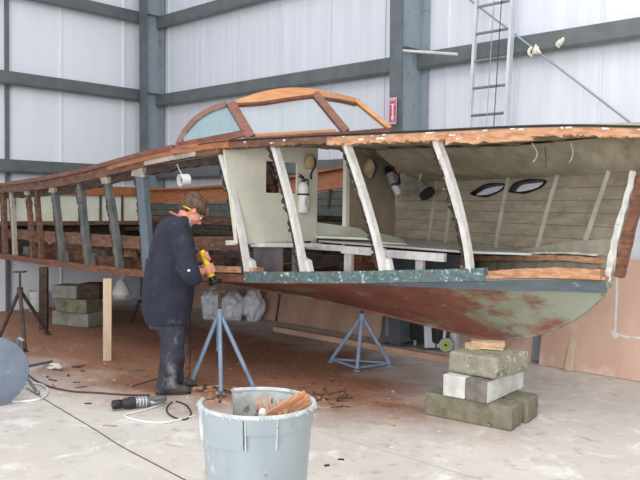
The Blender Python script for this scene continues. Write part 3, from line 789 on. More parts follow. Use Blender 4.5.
part(lambda g: g.box(B(.03, .12, 1.75), (.05, .04, 1.0), (A_, W_, Z)), 'door_post', 'offwhite', boat)
part(lambda g: g.box(B(.03, -.37, 1.72), (.05, .09, 1.02), (A_, W_, Z)), 'door_post', 'cream', boat)
part(lambda g: g.box(B(.03, .75, 1.285), (.05, .95, .04), (A_, W_, Z)), 'bulkhead_sill', 'white_paint', boat)
part(lambda g: g.box(B(.0, .7, 1.12), (.02, .36, .28), (A_, W_, Z)), 'locker_panel', 'greypanel', boat)
part(lambda g: g.box(B(.06, .36, 1.12), (.09, .09, .30), (A_, W_, Z)), 'bunk_leg', 'greypanel', boat)
# junk seen in the bulkhead opening
def clutter(g):
    for k in range(9):
        p = B(-.08 - random.uniform(0, .12), random.uniform(.42, .78), 1.75 + random.uniform(.0, .12))
        g.tube(curve_pts([p, p + V((random.uniform(-.08, .08), .0, random.uniform(.05, .18))), p + V((random.uniform(-.12, .12), .02, random.uniform(-.03, .1)))], 4), random.uniform(.012, .03), 7)
part(clutter, 'opening_clutter', 'chips', boat, smooth=True, kind='stuff')
part(lambda g: g.box(B(-.28, .6, 1.9), (.02, .52, .42), (A_, W_, Z)), 'locker_back', 'dark', boat)

# bunk platform and its rails
def bunk(g):
    g.prism([B(.1, .12, 1.27), B(1.85, .12, 1.25), B(2.35, -.1, 1.25), B(1.9, -.56, 1.25), B(1.2, -.86, 1.25), B(.1, -1.1, 1.27)], V((0, 0, .018)))
part(bunk, 'bunk_top', 'offwhite', boat)
for (a, b, z, h, m_) in ((.12, .62, 1.235, .055, 'white_paint'), (.60, 1.12, 1.225, .07, 'rib_white'), (1.12, 1.78, 1.215, .07, 'rib_white')):
    part(lambda g: g.bar([B(a, .3 - .0 * a, z), B(b, .3, z)], h, .04, jit=.002), 'bunk_rail', m_, boat)
part(lambda g: g.bar([B(.02, .95, 1.26), B(.3, .3, 1.25)], .04, .05), 'bunk_rail', 'white_paint', boat)
for s_, wd in ((.66, .09), (1.5, .075)):
    part(lambda g: g.box(B(s_, .27, 1.05), (wd, .04, .32), (A_, W_, Z)), 'bunk_leg', 'white_paint', boat)
part(lambda g: g.box(B(1.3, .05, 1.09), (1.0, .02, .27), (A_, W_, Z)), 'locker_front', 'charcoal', boat)
part(lambda g: g.box(B(.45, -.35, 1.06), (.8, .02, .36), (A_, W_, Z)), 'locker_back', 'plank', boat)
# loose boards on the bunk
part(lambda g: g.prism([P(313, 222, 8.0), P(360, 228, 7.9), P(372, 238, 7.3), P(316, 236, 7.5)], V((0, 0, -.02))), 'loose_board', 'cream', boat)
part(lambda g: g.prism([P(372, 231, 7.7), P(400, 238, 7.5), P(407, 244, 7.1), P(382, 242, 7.2)], V((0, 0, -.018))), 'loose_board', 'cream', boat)

# windshield: raked two-pane front, curved wing pane on the near side
wsd = part(lambda g: g.bar([P(172, 151, 7.05), P(215, 144.5, 6.95), P(253, 139, 6.86), P(300, 136, 7.05), P(348, 133, 7.35), P(392, 129, 7.9)], .035, .07), 'windshield', 'varnish_red', boat)
nc_t, nc_b = P(231, 104, 7.05), P(251, 138, 6.86)
cc_t, cc_b = P(315, 94, 7.55), P(346, 132, 7.36)
fc_t, fc_b = P(356, 101, 8.1), P(390, 129, 7.9)
UPW = V((0, -1, 0))
part(lambda g: g.bar([nc_b, nc_t], .085, .06, up=rgt), 'corner_post', 'varnish_red', wsd)
part(lambda g: g.bar([cc_b, cc_t], .075, .06, up=rgt), 'centre_post', 'varnish_red', wsd)
part(lambda g: g.bar([fc_b, fc_t], .045, .05, up=rgt), 'corner_post', 'varnish_top', wsd)
def header(g):
    t0 = [P(232, 103, 7.05), P(260, 101.5, 7.15), P(290, 97, 7.35), P(315, 94, 7.55)]
    t1 = [P(233, 101, 7.15), P(262, 91.5, 7.3), P(290, 87.5, 7.5), P(313, 88.5, 7.65)]
    lo_, hi_ = curve_pts(t0, 6), curve_pts(t1, 6)
    bk = V((.0, .10, -.03))
    g.loft([[a, b, b + bk, a + bk] for a, b in zip(lo_, hi_)])
part(header, 'header', 'varnish_top', wsd)
def header2(g):
    lo_ = curve_pts([P(315, 95.5, 7.55), P(340, 99, 7.85), P(356, 103, 8.1)], 6); hi_ = curve_pts([P(313, 88.5, 7.65), P(340, 94, 7.95), P(360, 99, 8.2)], 6)
    bk = V((.0, .10, -.03)); g.loft([[a, b, b + bk, a + bk] for a, b in zip(lo_, hi_)])
part(header2, 'header', 'varnish_top', wsd)
part(lambda g: g.bar([P(233, 104.5, 7.04), P(262, 103, 7.14), P(290, 98.5, 7.34), P(314, 95.5, 7.54)], .022, .05), 'header_trim', 'varnish_red', wsd)
part(lambda g: g.bar([P(318, 97, 7.56), P(340, 100.5, 7.84), P(356, 104, 8.1)], .018, .05), 'header_trim', 'varnish_red', wsd)
part(lambda g: g.bar([P(252, 135, 6.9), P(298, 132.5, 7.08), P(335, 130.5, 7.3)], .022, .04), 'sill', 'varnish_top', wsd)
def pane(g, q, th=.006):
    n = (q[1] - q[0]).cross(q[2] - q[0]).normalized(); g.prism(q, n * th)
part(lambda g: pane(g, [P(236, 107, 7.05), P(315, 99, 7.54), P(342, 131, 7.36), P(253, 136, 6.88)]), 'pane', 'glass_clear', wsd)
part(lambda g: pane(g, [P(320, 98.5, 7.56), P(355, 104, 8.09), P(386, 128, 7.9), P(348, 131, 7.37)]), 'pane', 'glass_clear', wsd)
# wing
arc = curve_pts([P(177, 147, 7.12), P(184, 133, 7.12), P(196, 119, 7.1), P(211, 109.5, 7.08), P(226, 104.5, 7.06)], 8)
part(lambda g: g.bar(arc, .045, .05, up=-fwd), 'wing_frame', 'varnish_red', wsd)
part(lambda g: g.bar([P(178, 146, 7.1), P(205, 141, 7.0), P(232, 136, 6.92), P(246, 133, 6.88)], .06, .05), 'wing_frame', 'varnish_red', wsd)
part(lambda g: g.prism([P(183, 139.5, 7.08)] + [p + V((0, -.0, -.02)) for p in arc[10:]] + [P(236, 116, 7.0), P(241, 131, 6.9), P(210, 136.5, 6.98)], V((0, .006, 0))), 'wing_pane', 'glass_teal', wsd)
part(lambda g: g.bar([P(172, 152.5, 7.05), P(198, 150.5, 6.95), P(251, 141.5, 6.8)], .03, .06, jit=.004), 'sill_board', 'varnish', wsd)

# rope drooping along the stem apron, wires under the deck
part(lambda g: g.tube(curve_pts([P(631, 176, 5.62), P(630, 196, 5.6), P(624, 212, 5.58), P(618, 229, 5.56), P(616, 250, 5.55), P(615, 272, 5.55)], 6), .008, 7), 'rope', 'rope', None, smooth=True,
     label='thin cream rope dangling down the painted strip beside the stem', cat='rope')
for k, q in enumerate((((532, 143), (537, 152), (536, 158), (533, 162)), ((545, 147), (546, 158), (545.5, 168)), ((571, 143), (573, 152), (571, 160), (569, 162)))):
    part(lambda g: g.tube(curve_pts([P(x, y, 5.95 + .0 * k) for x, y in q], 4), .005, 6), 'hanging_wire', 'rope' if k != 1 else 'batten', boat, smooth=True)

# ------------------------------------------------------------------ concrete blocks under the bow
def block_px(c, l, r, z0, h, m, label, name='concrete_block', w=None, tint=None, jit=.006, bev=.012, cat='block', llen=None, group=None):
    C_ = F(*c, z0); L_ = F(*l, z0); R_ = F(*r, z0)
    e1 = (L_ - C_); e2 = (R_ - C_)
    if llen: e1 = e1.normalized() * llen
    if w: e2 = e2.normalized() * w
    g = G(); q = [C_, C_ + e1, C_ + e1 + e2, C_ + e2]
    j = lambda p: p + V((random.uniform(-jit, jit), random.uniform(-jit, jit), 0))
    g.loft([[j(p) for p in q], [j(p) + Z * h for p in q]])
    return g.build(name, m, bevel=bev, label=label, cat=cat, group=group)
block_px((512, 432), (425, 414.5), (522, 424.5), .001, .178, 'conc_moss', 'long mossy grey concrete block on the floor, front one of the stack base')
block_px((527, 424), (441, 405), (538, 416), .001, .176, 'conc_moss', 'long mossy concrete block on the floor behind the front base block', jit=.004)
block_px((464.5, 399.3), (443, 395.3), (500, 385), .182, .165, 'conc_white', 'white limewashed block in the middle of the stack, left end one', w=.36, jit=.002, bev=.006)
block_px((486.5, 403.8), (465.5, 399.6), (523, 387), .182, .165, 'conc_grey', 'grey ended block in the middle of the stack, right of the white one', jit=.002, bev=.006)
_b = bpy.data.objects['concrete_block.003']; _c, _r = F(486.5, 403.8, .182), F(523, 387, .182); _d = (_r - _c); _n = V((_d.y, -_d.x, 0)).normalized()
_g = G(); _g.prism([_c + _d * .01 + _n * .001 + Z * .002, _c + _d * .99 + _n * .001 + Z * .002, _c + _d * .99 + _n * .001 + Z * .158, _c + _d * .01 + _n * .001 + Z * .158], _n * .004)
_g.build('painted_side', 'conc_white', _b)
# its white side face is paint
block_px((497, 380.5), (448, 371.5), (529, 371.5), .352, .165, 'conc', 'rough greenish concrete block on top of the stack under the keel', jit=.012, bev=.02)
gg = G(); b0 = F(505, 340, .538)
zb = .519
def shim(px, py, L, W, H, z, rot, label):
    p = F(px, py, z); a = V((math.cos(rot), math.sin(rot), 0)); b = V((-math.sin(rot), math.cos(rot), 0))
    g = G(); g.box(p + Z * H / 2, (L, W, H), (a, b, Z), jit=.004); g.build('wood_shim', 'shimwood', bevel=.002, label=label, cat='wood shim')
shim(487, 348.5, .26, .12, .022, .520, R(-20), 'lower pale wood shim on top of the block stack')
shim(488, 345, .26, .10, .03, .544, R(-12), 'upper pale wood shim wedged directly beneath the red keel')
shim(473, 348.5, .09, .09, .045, .520, R(20), 'short pale wood chock at the left end of the shims')

# timber prop post
pf = F(107.5, 360)
g = G(); g.box(pf + Z * .425, (.085, .085, .85), (V((.98, .2, 0)), V((-.2, .98, 0)), Z)); g.build('prop_post', 'pine', bevel=.004, label='upright pale timber post propping the boat left of the man', cat='post')
# far block stacks under the boat
block_px((88, 328), (52, 324.5), (99, 325.5), .001, .19, 'conc_dim', 'pale grey block on the floor at the bottom of the stack under the stern', w=.4)
block_px((86, 314), (55, 311.5), (99, 311), .195, .18, 'conc_moss', 'dim grey-green block in the middle of the stack under the stern', w=.4)
block_px((76, 299), (51, 298), (86, 297), .378, .17, 'conc_dim', 'pale block topmost of the stack under the stern', w=.3)
block_px((99, 299), (79, 298.5), (108, 297), .378, .2, 'brown_dark', 'dark timber block beside the topmost pale block under the stern', name='wood_block', w=.25, cat='block')
pb = F(37, 311); bk = thing('white_bucket', 'white plastic bucket in the shade near the left wall', 'bucket', pb)
part(lambda g: g.lathe(pb, [(.0, 0), (.105, 0), (.125, .29), (.132, .29), (.132, .305), (.118, .305), (.1, .012), (0, .012)], 28), 'body', 'offwhite', bk, smooth=True)
part(lambda g: g.tube(curve_pts([pb + V((-.13, 0, .28)), pb + V((-.08, -.1, .2)), pb + V((.08, -.1, .2)), pb + V((.13, 0, .28))], 6), .004, 6), 'handle', 'greymetal', bk, smooth=True)

# jack stands
def jack(label, feet, apex, top, m, cross=False, leg_r=.02, centre=None):
    base = sum(feet, V()) / len(feet); base.z = 0
    t = thing('jack_stand', label, 'stand', base)
    for f in feet:
        a = V((apex.x, apex.y, apex.z)); ff = f + Z * leg_r
        part(lambda g: g.tube([ff, a + (ff - a).normalized() * .02], leg_r, 10), 'leg', m, t, smooth=True)
        part(lambda g: g.cyl(f + Z * .001, f + Z * .012, leg_r * 1.8, n=14), 'foot_plate', m, t)
    if centre: part(lambda g: g.cyl(V((apex.x, apex.y, centre)), apex, .026, n=14), 'centre_tube', m, t, smooth=True)
    if cross:
        k = len(feet)
        for i_ in range(k):
            part(lambda g: g.tube([feet[i_] + Z * .03, feet[(i_ + 1) % k] + Z * .03], .014, 8), 'cross_bar', m, t, smooth=True)
    part(lambda g: g.cyl(apex - Z * .05, apex + Z * .03, .034, n=16), 'collar', m, t, smooth=True)
    part(lambda g: g.tube([apex, top - Z * .015], .014, 10), 'screw', 'rust', t, smooth=True)
    part(lambda g: g.box(top - Z * .01, (.12, .12, .016), None), 'head_plate', 'rust', t)
    return t
ap = P(219.5, 312, 6.68)
jack('pale blue tripod jack stand on the floor right of the man', [F(221, 394), F(191, 386), F(253, 388)], ap, V((ap.x, ap.y, .868)), 'blueframe', centre=.32)
ap2 = P(362, 316, 7.62)
jack('pale blue jack stand with base bars under the middle of the hull', [F(357, 371), F(331, 362), F(390, 366)], ap2, V((ap2.x, ap2.y, .665)), 'blueframe', cross=True, leg_r=.02)
ap3 = P(20, 290, 8.6)
jack('dark rusty tripod stand under the stern at the left edge', [F(25, 352), F(-2, 342), F(48, 335)], ap3, V((ap3.x, ap3.y, .84)), 'rust', leg_r=.022)
# timber frame leg hanging at the stern
g = G(); p = P(44, 270, 9.3); g.bar([V((p.x, p.y, .0)) + Z * .05, V((p.x, p.y, .83))], .09, .08, up=rgt, jit=.006); g.build('shore_post', 'brown_dark', label='dark timber post standing under the stern beside the block stack', cat='post')

# work light on a stand beyond the boat
wl = F(131, 324); t = thing('work_lamp', 'white funnel-shaped work light on a dark stand, seen beneath the boat', 'lamp', wl)
wc0 = P(121, 291, wl.y - .1)
part(lambda g: g.lathe(wc0 - Z * .06, [(.02, .22), (.05, .2), (.11, .08), (.13, .02), (.10, -.03), (.05, -.05), (.04, -.04), (.09, -.02), (.115, .02), (.1, .08), (.04, .18), (.02, .2)], 24), 'shade', 'white', t, smooth=True)
part(lambda g: g.tube([wc0 + V((.12, 0, -.1)), wc0 + V((.42, .05, -.12))], .012, 8), 'arm', 'greymetal', t, smooth=True)
part(lambda g: g.tube([wc0 + V((.25, .02, -.11)), wl + Z * .02], .018, 8), 'leg', 'dark', t, smooth=True)
part(lambda g: g.tube([wc0 + V((.25, .02, -.11)), wl + V((.3, .2, .02))], .018, 8), 'leg', 'dark', t, smooth=True)

# clamp lamp under the near rail
cp = P(184, 180, 6.98); t = thing('clamp_lamp', 'small white clamp lamp hanging under the near rail above the man', 'lamp', cp)
axl = V((-.75, -.6, -.12)).normalized()
def shade(g):
    a2 = axl.orthogonal().normalized(); a3 = axl.cross(a2)
    g.lathe(cp, [(.052, .045), (.056, .045), (.054, -.045), (.03, -.06), (.0, -.06), (.0, -.05), (.028, -.05), (.048, -.04)], 22, (a2, a3, axl))
part(shade, 'shade', 'white', t, smooth=True)
part(lambda g: g.cyl(cp - axl * .03, cp + axl * .015, .03, n=16), 'socket', 'black', t, smooth=True)
part(lambda g: g.tube(curve_pts([cp + V((-.01, 0, .04)), P(180, 171, 6.98), P(177, 164, 6.97)], 5), .007, 7), 'bracket', 'greymetal', t, smooth=True)

# fire extinguisher on the bulkhead
eb = B(.13, .37, 1.565); t = thing('fire_extinguisher', 'white fire extinguisher strapped upright to the cream bulkhead beside the doorway', 'fire extinguisher', eb)
part(lambda g: g.lathe(eb, [(0, 0), (.052, 0), (.055, .01), (.055, .25), (.04, .285), (.018, .3), (0, .3)], 24), 'cylinder', 'white', t, smooth=True)
part(lambda g: g.lathe(eb + Z * .17, [(.056, 0), (.058, 0), (.058, .018), (.056, .018)], 24), 'strap', 'black', t)
def ehead(g):
    g.cyl(eb + Z * .295, eb + Z * .335, .018, n=12); g.bar([eb + Z * .335, eb + Z * .35 - A_ * .0 + W_ * .06], .01, .02); g.bar([eb + Z * .345, eb + Z * .375 + W_ * .055], .008, .02)
part(ehead, 'valve', 'black', t)
part(lambda g: g.tube(curve_pts([eb + Z * .32 - W_ * .01, eb + Z * .32 - W_ * .06, eb + Z * .24 - W_ * .065], 5), .008, 8), 'hose', 'black', t, smooth=True)
part(lambda g: g.box(eb + Z * .1 + A_ * .056, (.004, .06, .08), (A_, W_, Z)), 'info_plate', 'offwhite', t)
# beige horn hanging on the bulkhead
hp = B(.12, .27, 2.0); t = thing('strapped_fitting', 'dull beige fitting with dark straps hanging high on the cream bulkhead above the extinguisher', 'fitting', hp)
part(lambda g: g.lathe(hp, [(0, .0), (.05, .0), (.065, .05), (.055, .11), (.03, .14), (0, .14)], 18), 'body', 'beige', t, smooth=True)
part(lambda g: g.tube(curve_pts([hp + A_ * .06 + Z * .1, hp + A_ * .07 + Z * .03, hp + A_ * .03 - Z * .06 + W_ * .02, hp - Z * .1 + A_ * .02], 5), .01, 7), 'strap', 'black', t, smooth=True)
# things on the far half of the bulkhead and far side
hp = P(370, 173, 8.08); t = thing('float_vest', 'beige folded float vest hanging on the tan half of the bulkhead', 'vest', hp)
part(lambda g: g.sphere(hp + Z * .05, (.075, .04, .11), 14, 10, (V((.9, -.4, .2)).normalized(), V((.4, .9, 0)).normalized(), V((-.15, 0, 1)))), 'body', 'beige', t, smooth=True)
part(lambda g: g.tube(curve_pts([hp + V((.03, -.05, .14)), hp + V((.06, -.06, .05)), hp + V((.02, -.05, -.06))], 5), .012, 7), 'strap', 'dark', t, smooth=True)
e0 = P(387, 167, 8.25); e1_ = P(399, 195, 8.2); dv = (e1_ - e0)
t = thing('canister', 'black and white canister tilted on the far side wall, right of the beige vest', 'canister', e1_)
part(lambda g: g.tube([e0, e0 + dv * .22], [.03, .05], 12), 'cap', 'black', t, smooth=True)
part(lambda g: g.tube([e0 + dv * .22, e0 + dv * .6], [.05, .055], 14), 'body', 'greypanel', t, smooth=True)
part(lambda g: g.tube([e0 + dv * .66, e1_], [.045, .04], 12), 'white_tube', 'offwhite', t, smooth=True)
part(lambda g: g.tube(curve_pts([e0 + V((.05, -.04, 0)), e0 + dv * .3 + V((.08, -.04, 0)), e0 + dv * .6 + V((.05, -.06, 0)), e0 + dv * .62 - V((.03, .06, 0))], 5), .012, 7), 'strap', 'black', t, smooth=True)
b0 = P(419, 182, 7.95); b1 = P(428, 195, 7.85)
t = thing('cabin_lamp', 'small grey bell-shaped lamp with a black rim on the far side of the bow', 'lamp', b0)
part(lambda g: g.tube([b0, b0 + (b1 - b0) * .8], [.04, .075], 16), 'shade', 'greypanel', t, smooth=True)
part(lambda g: g.tube([b0 + (b1 - b0) * .8, b1], [.085, .085], 16), 'rim', 'black', t, smooth=True)
part(lambda g: g.tube([b0, P(423, 168, 7.95)], .012, 8), 'bracket', 'inner_rib', t, smooth=True)

# ------------------------------------------------------------------ rubbish bin
bc = P(257.5, 405, 3.48); bc.z = 0
bn = thing('rubbish_bin', 'large pale blue-grey plastic rubbish bin with a broken rim and wood scraps inside', 'bin', bc)
RT, RB, HB = .262, .21, .70
def notch(a):
    a %= 360
    return 1.0 if 124 < a < 170 else 0.0
def binwall(g):
    n = 96; zs_ = [0, .1, .2, .3, .4, .48, .5, .54, .58, .62, .66, HB]
    outer, inner = [], []
    angs = [(360 * k / n) for k in range(n)]
    ring = lambda z, off, a: bc + V(((RB + (RT - RB) * z / HB - off) * math.cos(R(a)), (RB + (RT - RB) * z / HB - off) * math.sin(R(a)), z))
    for k in range(n):
        a0, a1 = angs[k], angs[(k + 1) % n]
        top = 6 if notch((a0 + 360 / n / 2)) else len(zs_) - 1
        if top == 6 and (not notch(a0 - 360 / n * .5) or not notch(a0 + 360 / n * 1.5)): top = 8
        zt = zs_[top]
        q = []
        for z in zs_[:top + 1]: q.append(z)
        # panel of this facet, closed
        o = [ring(z, 0, a0) for z in q] + [ring(z, 0, a1) for z in q] + [ring(z, .006, a0) for z in q] + [ring(z, .006, a1) for z in q]
        m_ = len(q); fs = []
        for i_ in range(m_ - 1):
            fs.append((i_, m_ + i_, m_ + i_ + 1, i_ + 1)); fs.append((2 * m_ + i_, 2 * m_ + i_ + 1, 3 * m_ + i_ + 1, 3 * m_ + i_))
            fs.append((i_, i_ + 1, 2 * m_ + i_ + 1, 2 * m_ + i_)); fs.append((m_ + i_, 3 * m_ + i_, 3 * m_ + i_ + 1, m_ + i_ + 1))
        fs.append((m_ - 1, 2 * m_ - 1, 4 * m_ - 1, 3 * m_ - 1))
        g.add(o, fs)
    g.lathe(bc, [(0, .004), (RB, .004), (RB, .016), (0, .016)], 40)
part(binwall, 'body', 'bin', bn, smooth=True)
def binliner(g):
    a = -236 + 0
    pts = lambda z, off: [bc + V(((RB + (RT - RB) * z / HB - off) * math.cos(R(q)), (RB + (RT - RB) * z / HB - off) * math.sin(R(q)), z)) for q in lsp(-189, 123, 60)]
    rows = [pts(z, .0075) for z in (.05, .3, .5, .69)]; rows2 = [pts(z, .010) for z in (.69, .5, .3, .05)]
    g.loft(rows + rows2 + [rows[0]], cap=False, closed=False)
part(binliner, 'inner_wall', 'bin_in', bn, smooth=True)
def arc_ring(g, z, r, rr, a0, a1, sq=1, n=70, jit=0):
    g.tube([bc + V(((r + random.uniform(-jit, jit)) * math.cos(R(a)), (r + random.uniform(-jit, jit)) * math.sin(R(a)), z)) for a in lsp(a0, a1, n)], rr, 8, squash=sq, up=Z)
part(lambda g: arc_ring(g, HB + .0, RT + .004, .0115, -189, 123, 1.0, 80, .0006), 'rim', 'bin_rim', bn, smooth=True)
def collar(a0, a1, z0, z1, out=.017):
    def f(g):
        rings = []
        for a in lsp(a0, a1, max(6, int((a1 - a0) / 4))):
            d_ = V((math.cos(R(a)), math.sin(R(a)), 0)); rz = lambda z: RB + (RT - RB) * z / HB
            rings.append([bc + d_ * (rz(z0) + .001) + Z * z0, bc + d_ * (rz(z0) + out) + Z * z0, bc + d_ * (rz(z1) + out) + Z * z1, bc + d_ * (rz(z1) + .001) + Z * z1])
        g.loft(rings)
    return f
part(collar(-186, -98.5, .555, .695), 'collar', 'bin', bn, smooth=True)
part(collar(-66, 118, .62, .695, .006), 'collar', 'bin', bn, smooth=True)
part(collar(-97.5, -67, .625, .695, .014), 'handle', 'bin', bn, smooth=True)
for a in (-96, -67):
    part(collar(a - .5, a + .5, .555, .69, .02), 'handle_rib', 'bin_rim', bn)
# white scrawl on the collar
def scrawl(g):
    def q(px, py):
        v = ray(px, py); best = None
        o = CAM - bc; vv = v / v.y
        lo_, hi_ = 2.5, 3.48
        for _ in range(40):
            m_ = (lo_ + hi_) / 2; p = CAM + vv * m_; rr = math.hypot(p.x - bc.x, p.y - bc.y)
            if rr > RB + (RT - RB) * p.z / HB + .0135: lo_ = m_
            else: hi_ = m_
        return CAM + vv * hi_
    strokes = [[(222, 418), (216, 437)], [(222, 419), (219, 424), (222, 429)], [(218, 427), (215, 432), (219, 436)], [(215, 424), (219, 430)],
               [(211, 434), (209, 440), (215, 442), (217, 438), (213, 436), (211, 434)], [(210, 437), (216, 439)], [(209, 440), (211, 443), (216, 442)]]
    for st in strokes:
        pts = []
        for (x0, y0), (x1, y1) in zip(st[:-1], st[1:]):
            for k in range(4): pts.append(q(x0 + (x1 - x0) * k / 4, y0 + (y1 - y0) * k / 4))
        pts.append(q(*st[-1])); g.tube(pts, .0016, 6)
part(scrawl, 'scrawl', 'rib_white', bn, smooth=True, label='white hand-scrawled letters')
def drips(g):
    for k in range(20):
        a = random.uniform(-175, -5); z = .705; L = random.uniform(.008, .022); d_ = V((math.cos(R(a)), math.sin(R(a)), 0))
        g.tube([bc + d_ * (RT + .015) + Z * z, bc + d_ * (RT + .016) + Z * (z - .01), bc + d_ * (RT + .0125 + (.003 if a < -98 else 0)) + Z * (z - L)], [.004, .005, .0025], 6)
part(drips, 'paint_drips', 'bin_rim', bn, smooth=True, kind='stuff')
# contents
g = G()
def mound(u, v):
    return bc + V(((.21) * v * math.cos(u), (.21) * v * math.sin(u), .50 + .05 * (1 - v * v) + random.uniform(-.012, .012)))
g.sheet(mound, lsp(0, 2 * math.pi, 34), lsp(.02, 1, 9), .02)
g.build('wood_shavings', 'chips', None, label='heap of brown shavings filling the bin', cat='shavings', kind='stuff')
fan = [((262, 412), (300, 394), .012), ((266, 413), (305, 392), .014), ((272, 414), (309, 396), .012), ((280, 415), (312, 399), .012), ((276, 413), (304, 395), .01),
       ((270, 413), (260, 398), .008), ((266, 412), (256, 402), .007), ((274, 413), (268, 396), .008), ((280, 413), (277, 400), .009), ((262, 413), (258, 405), .01), ((285, 412), (291, 400), .01), ((288, 414), (312, 402), .012)]
for k, (a, b, rr) in enumerate(fan):
    d0 = 3.42 + .01 * (k % 4); p0 = P(a[0], a[1] + 6, d0); p1 = P(b[0], b[1], d0 + .07 + .012 * (k % 5))
    g = G(); g.bar([p0, (p0 + p1) / 2 + V((random.uniform(-.004, .004), 0, .003)), p1], rr * 1.3, rr, jit=.0015)
    g.build('wood_splinter', 'splinter', None, label='split orange wood stick poking out of the bin', cat='wood stick', group='wood sticks in the bin')
g = G(); p = P(262.5, 414, 3.36); g.sphere(p, (.02, .018, .028), 10, 7); [None for _ in ()]
g.build('paper_scrap', 'rope', None, smooth=True, label='crumpled white paper scrap among the sticks in the bin', cat='paper')

# ------------------------------------------------------------------ things on the floor
lc = P(-8, 376, 5.95); lc.z = .268
lt = thing('bin_lid', 'round grey plastic bin lid standing on edge at the left edge of the floor', 'lid', V((lc.x, lc.y, 0)))
n_ = V((.30, -.93, .22)).normalized(); a_ = n_.cross(Z).normalized(); b_ = a_.cross(n_)
lc.z = .272 * abs(b_.z) + .004
part(lambda g: g.lathe(lc, [(0, .03), (.12, .028), (.2, .02), (.262, .0), (.27, -.006), (.272, -.03), (.266, -.03), (.262, -.012), (.2, .01), (0, .018)], 44, (a_, b_, n_)), 'disc', 'lid', lt, smooth=True)
part(lambda g: g.tube([lc + (a_ * math.cos(q) + b_ * math.sin(q)) * .268 - n_ * .01 for q in lsp(0, 6.283, 50)], .009, 8), 'rim', 'lid', lt, smooth=True)
part(lambda g: g.bar([lc - b_ * .06 + n_ * .035, lc + b_ * .06 + n_ * .035], .02, .03), 'grip', 'lid', lt)
# pipe stand
J = P(20, 368, 6.65); t = thing('pipe_stand', 'short blue-grey pipe stand with splayed legs beside the grey lid', 'stand', V((J.x, J.y, 0)))
part(lambda g: g.tube([J - Z * .02, P(18, 337, 6.65)], .016, 10), 'post', 'bluegrey', t, smooth=True)
part(lambda g: g.tube([P(19, 338, 6.65), P(23, 341, 6.65)], .02, 10), 'clamp', 'greymetal', t, smooth=True)
for f_ in (F(38, 395), F(51, 363), F(-2, 388)):
    part(lambda g: g.tube([J, f_ + Z * .014], .014, 10), 'leg', 'bluegrey', t, smooth=True)
    part(lambda g: g.sphere(f_ + Z * .02, .02, 10, 8), 'foot', 'greymetal', t, smooth=True)
g = G(); c0 = F(56, 369)
for k in range(6): g.sphere(c0 + V((random.uniform(-.06, .08), random.uniform(-.05, .05), .018 + random.uniform(0, .02))), (.045, .03, .018), 10, 7, (V((.9, -.3, 0)), V((.3, .9, 0)), Z))
g.build('cloth_scrap', 'rope', None, smooth='all', label='cream cloth scrap on the floor at the foot of the pipe stand', cat='cloth', remesh=.008)

def cord(pts, r, m, label, name='cord'):
    z = r + .001
    g = G(); g.tube([V((p.x, p.y, z)) for p in curve_pts([F(*q) for q in pts], 8)], r, 7)
    return g.build(name, m, None, smooth=True, label=label, cat='cord')
cord([(12, 403), (30, 402), (43, 399), (48, 392), (42, 386), (28, 384), (20, 386)], .009, 'cordwhite', 'white cord looped on the floor beside the grey lid')
cord([(22, 366), (30, 377), (45, 386), (70, 392), (100, 394), (130, 396), (150, 396)], .008, 'cordbrown', 'brown cord running along the floor from the pipe stand to the man')
cord([(26, 388), (45, 400), (70, 415), (95, 430), (120, 446), (150, 462), (190, 483)], .0028, 'cordbrown', 'thin dark wire running diagonally across the front floor')
cord([(163, 405), (145, 411), (128, 415), (126, 418), (140, 422), (160, 424), (178, 421), (194, 417)], .008, 'cordwhite', 'white cord looping out from the power saw')
cord([(172, 403), (167, 408), (168, 414), (176, 419), (186, 420), (191, 414), (186, 406), (176, 402)], .006, 'cordblack', 'thin black cable loop on the floor between the saw and the bin')
# reciprocating saw lying on the floor
s0, s1 = F(112, 411), F(164, 405); ax = (s1 - s0).normalized(); L = (s1 - s0).length; zz = V((0, 0, .048))
t = thing('power_saw', 'black and silver power saw lying on the floor at the man\'s feet', 'power tool', (s0 + s1) / 2)
sq = lambda k: s0 + ax * (L * k) + zz
part(lambda g: g.tube([sq(0), sq(.02), sq(.17), sq(.19)], [.03, .035, .036, .03], 12), 'boot', 'black', t, smooth=True)
part(lambda g: g.tube([sq(.17), sq(.22), sq(.34), sq(.42), sq(.44)], [.028, .04, .047, .046, .036], 14), 'gear_housing', 'dark', t, smooth=True)
part(lambda g: g.tube([sq(.43), sq(.46), sq(.7), sq(.72)], [.036, .042, .04, .034], 14), 'motor', 'greymetal', t, smooth=True)
for k in (.5, .56, .62): part(lambda g: g.tube([sq(k), sq(k + .02)], [.0435, .0435], 14), 'motor_band', 'offwhite', t, smooth=True)
def hnd(g):
    g.tube(curve_pts([sq(.7), sq(.78) + V((0, .02, .0)), sq(.9) + V((0, .04, 0)), sq(1.0) + V((0, .05, -.01))], 4), .026, 10)
    g.tube(curve_pts([sq(.72) - V((0, .02, 0)), sq(.85) - V((0, .05, .01)), sq(.98) - V((0, .02, .01)), sq(1.0) + V((0, .05, -.01))], 4), .016, 8)
part(hnd, 'handle', 'greymetal', t, smooth=True)
part(lambda g: g.bar([sq(0), sq(0) - ax * .012], .018, .002), 'blade', 'greymetal', t)

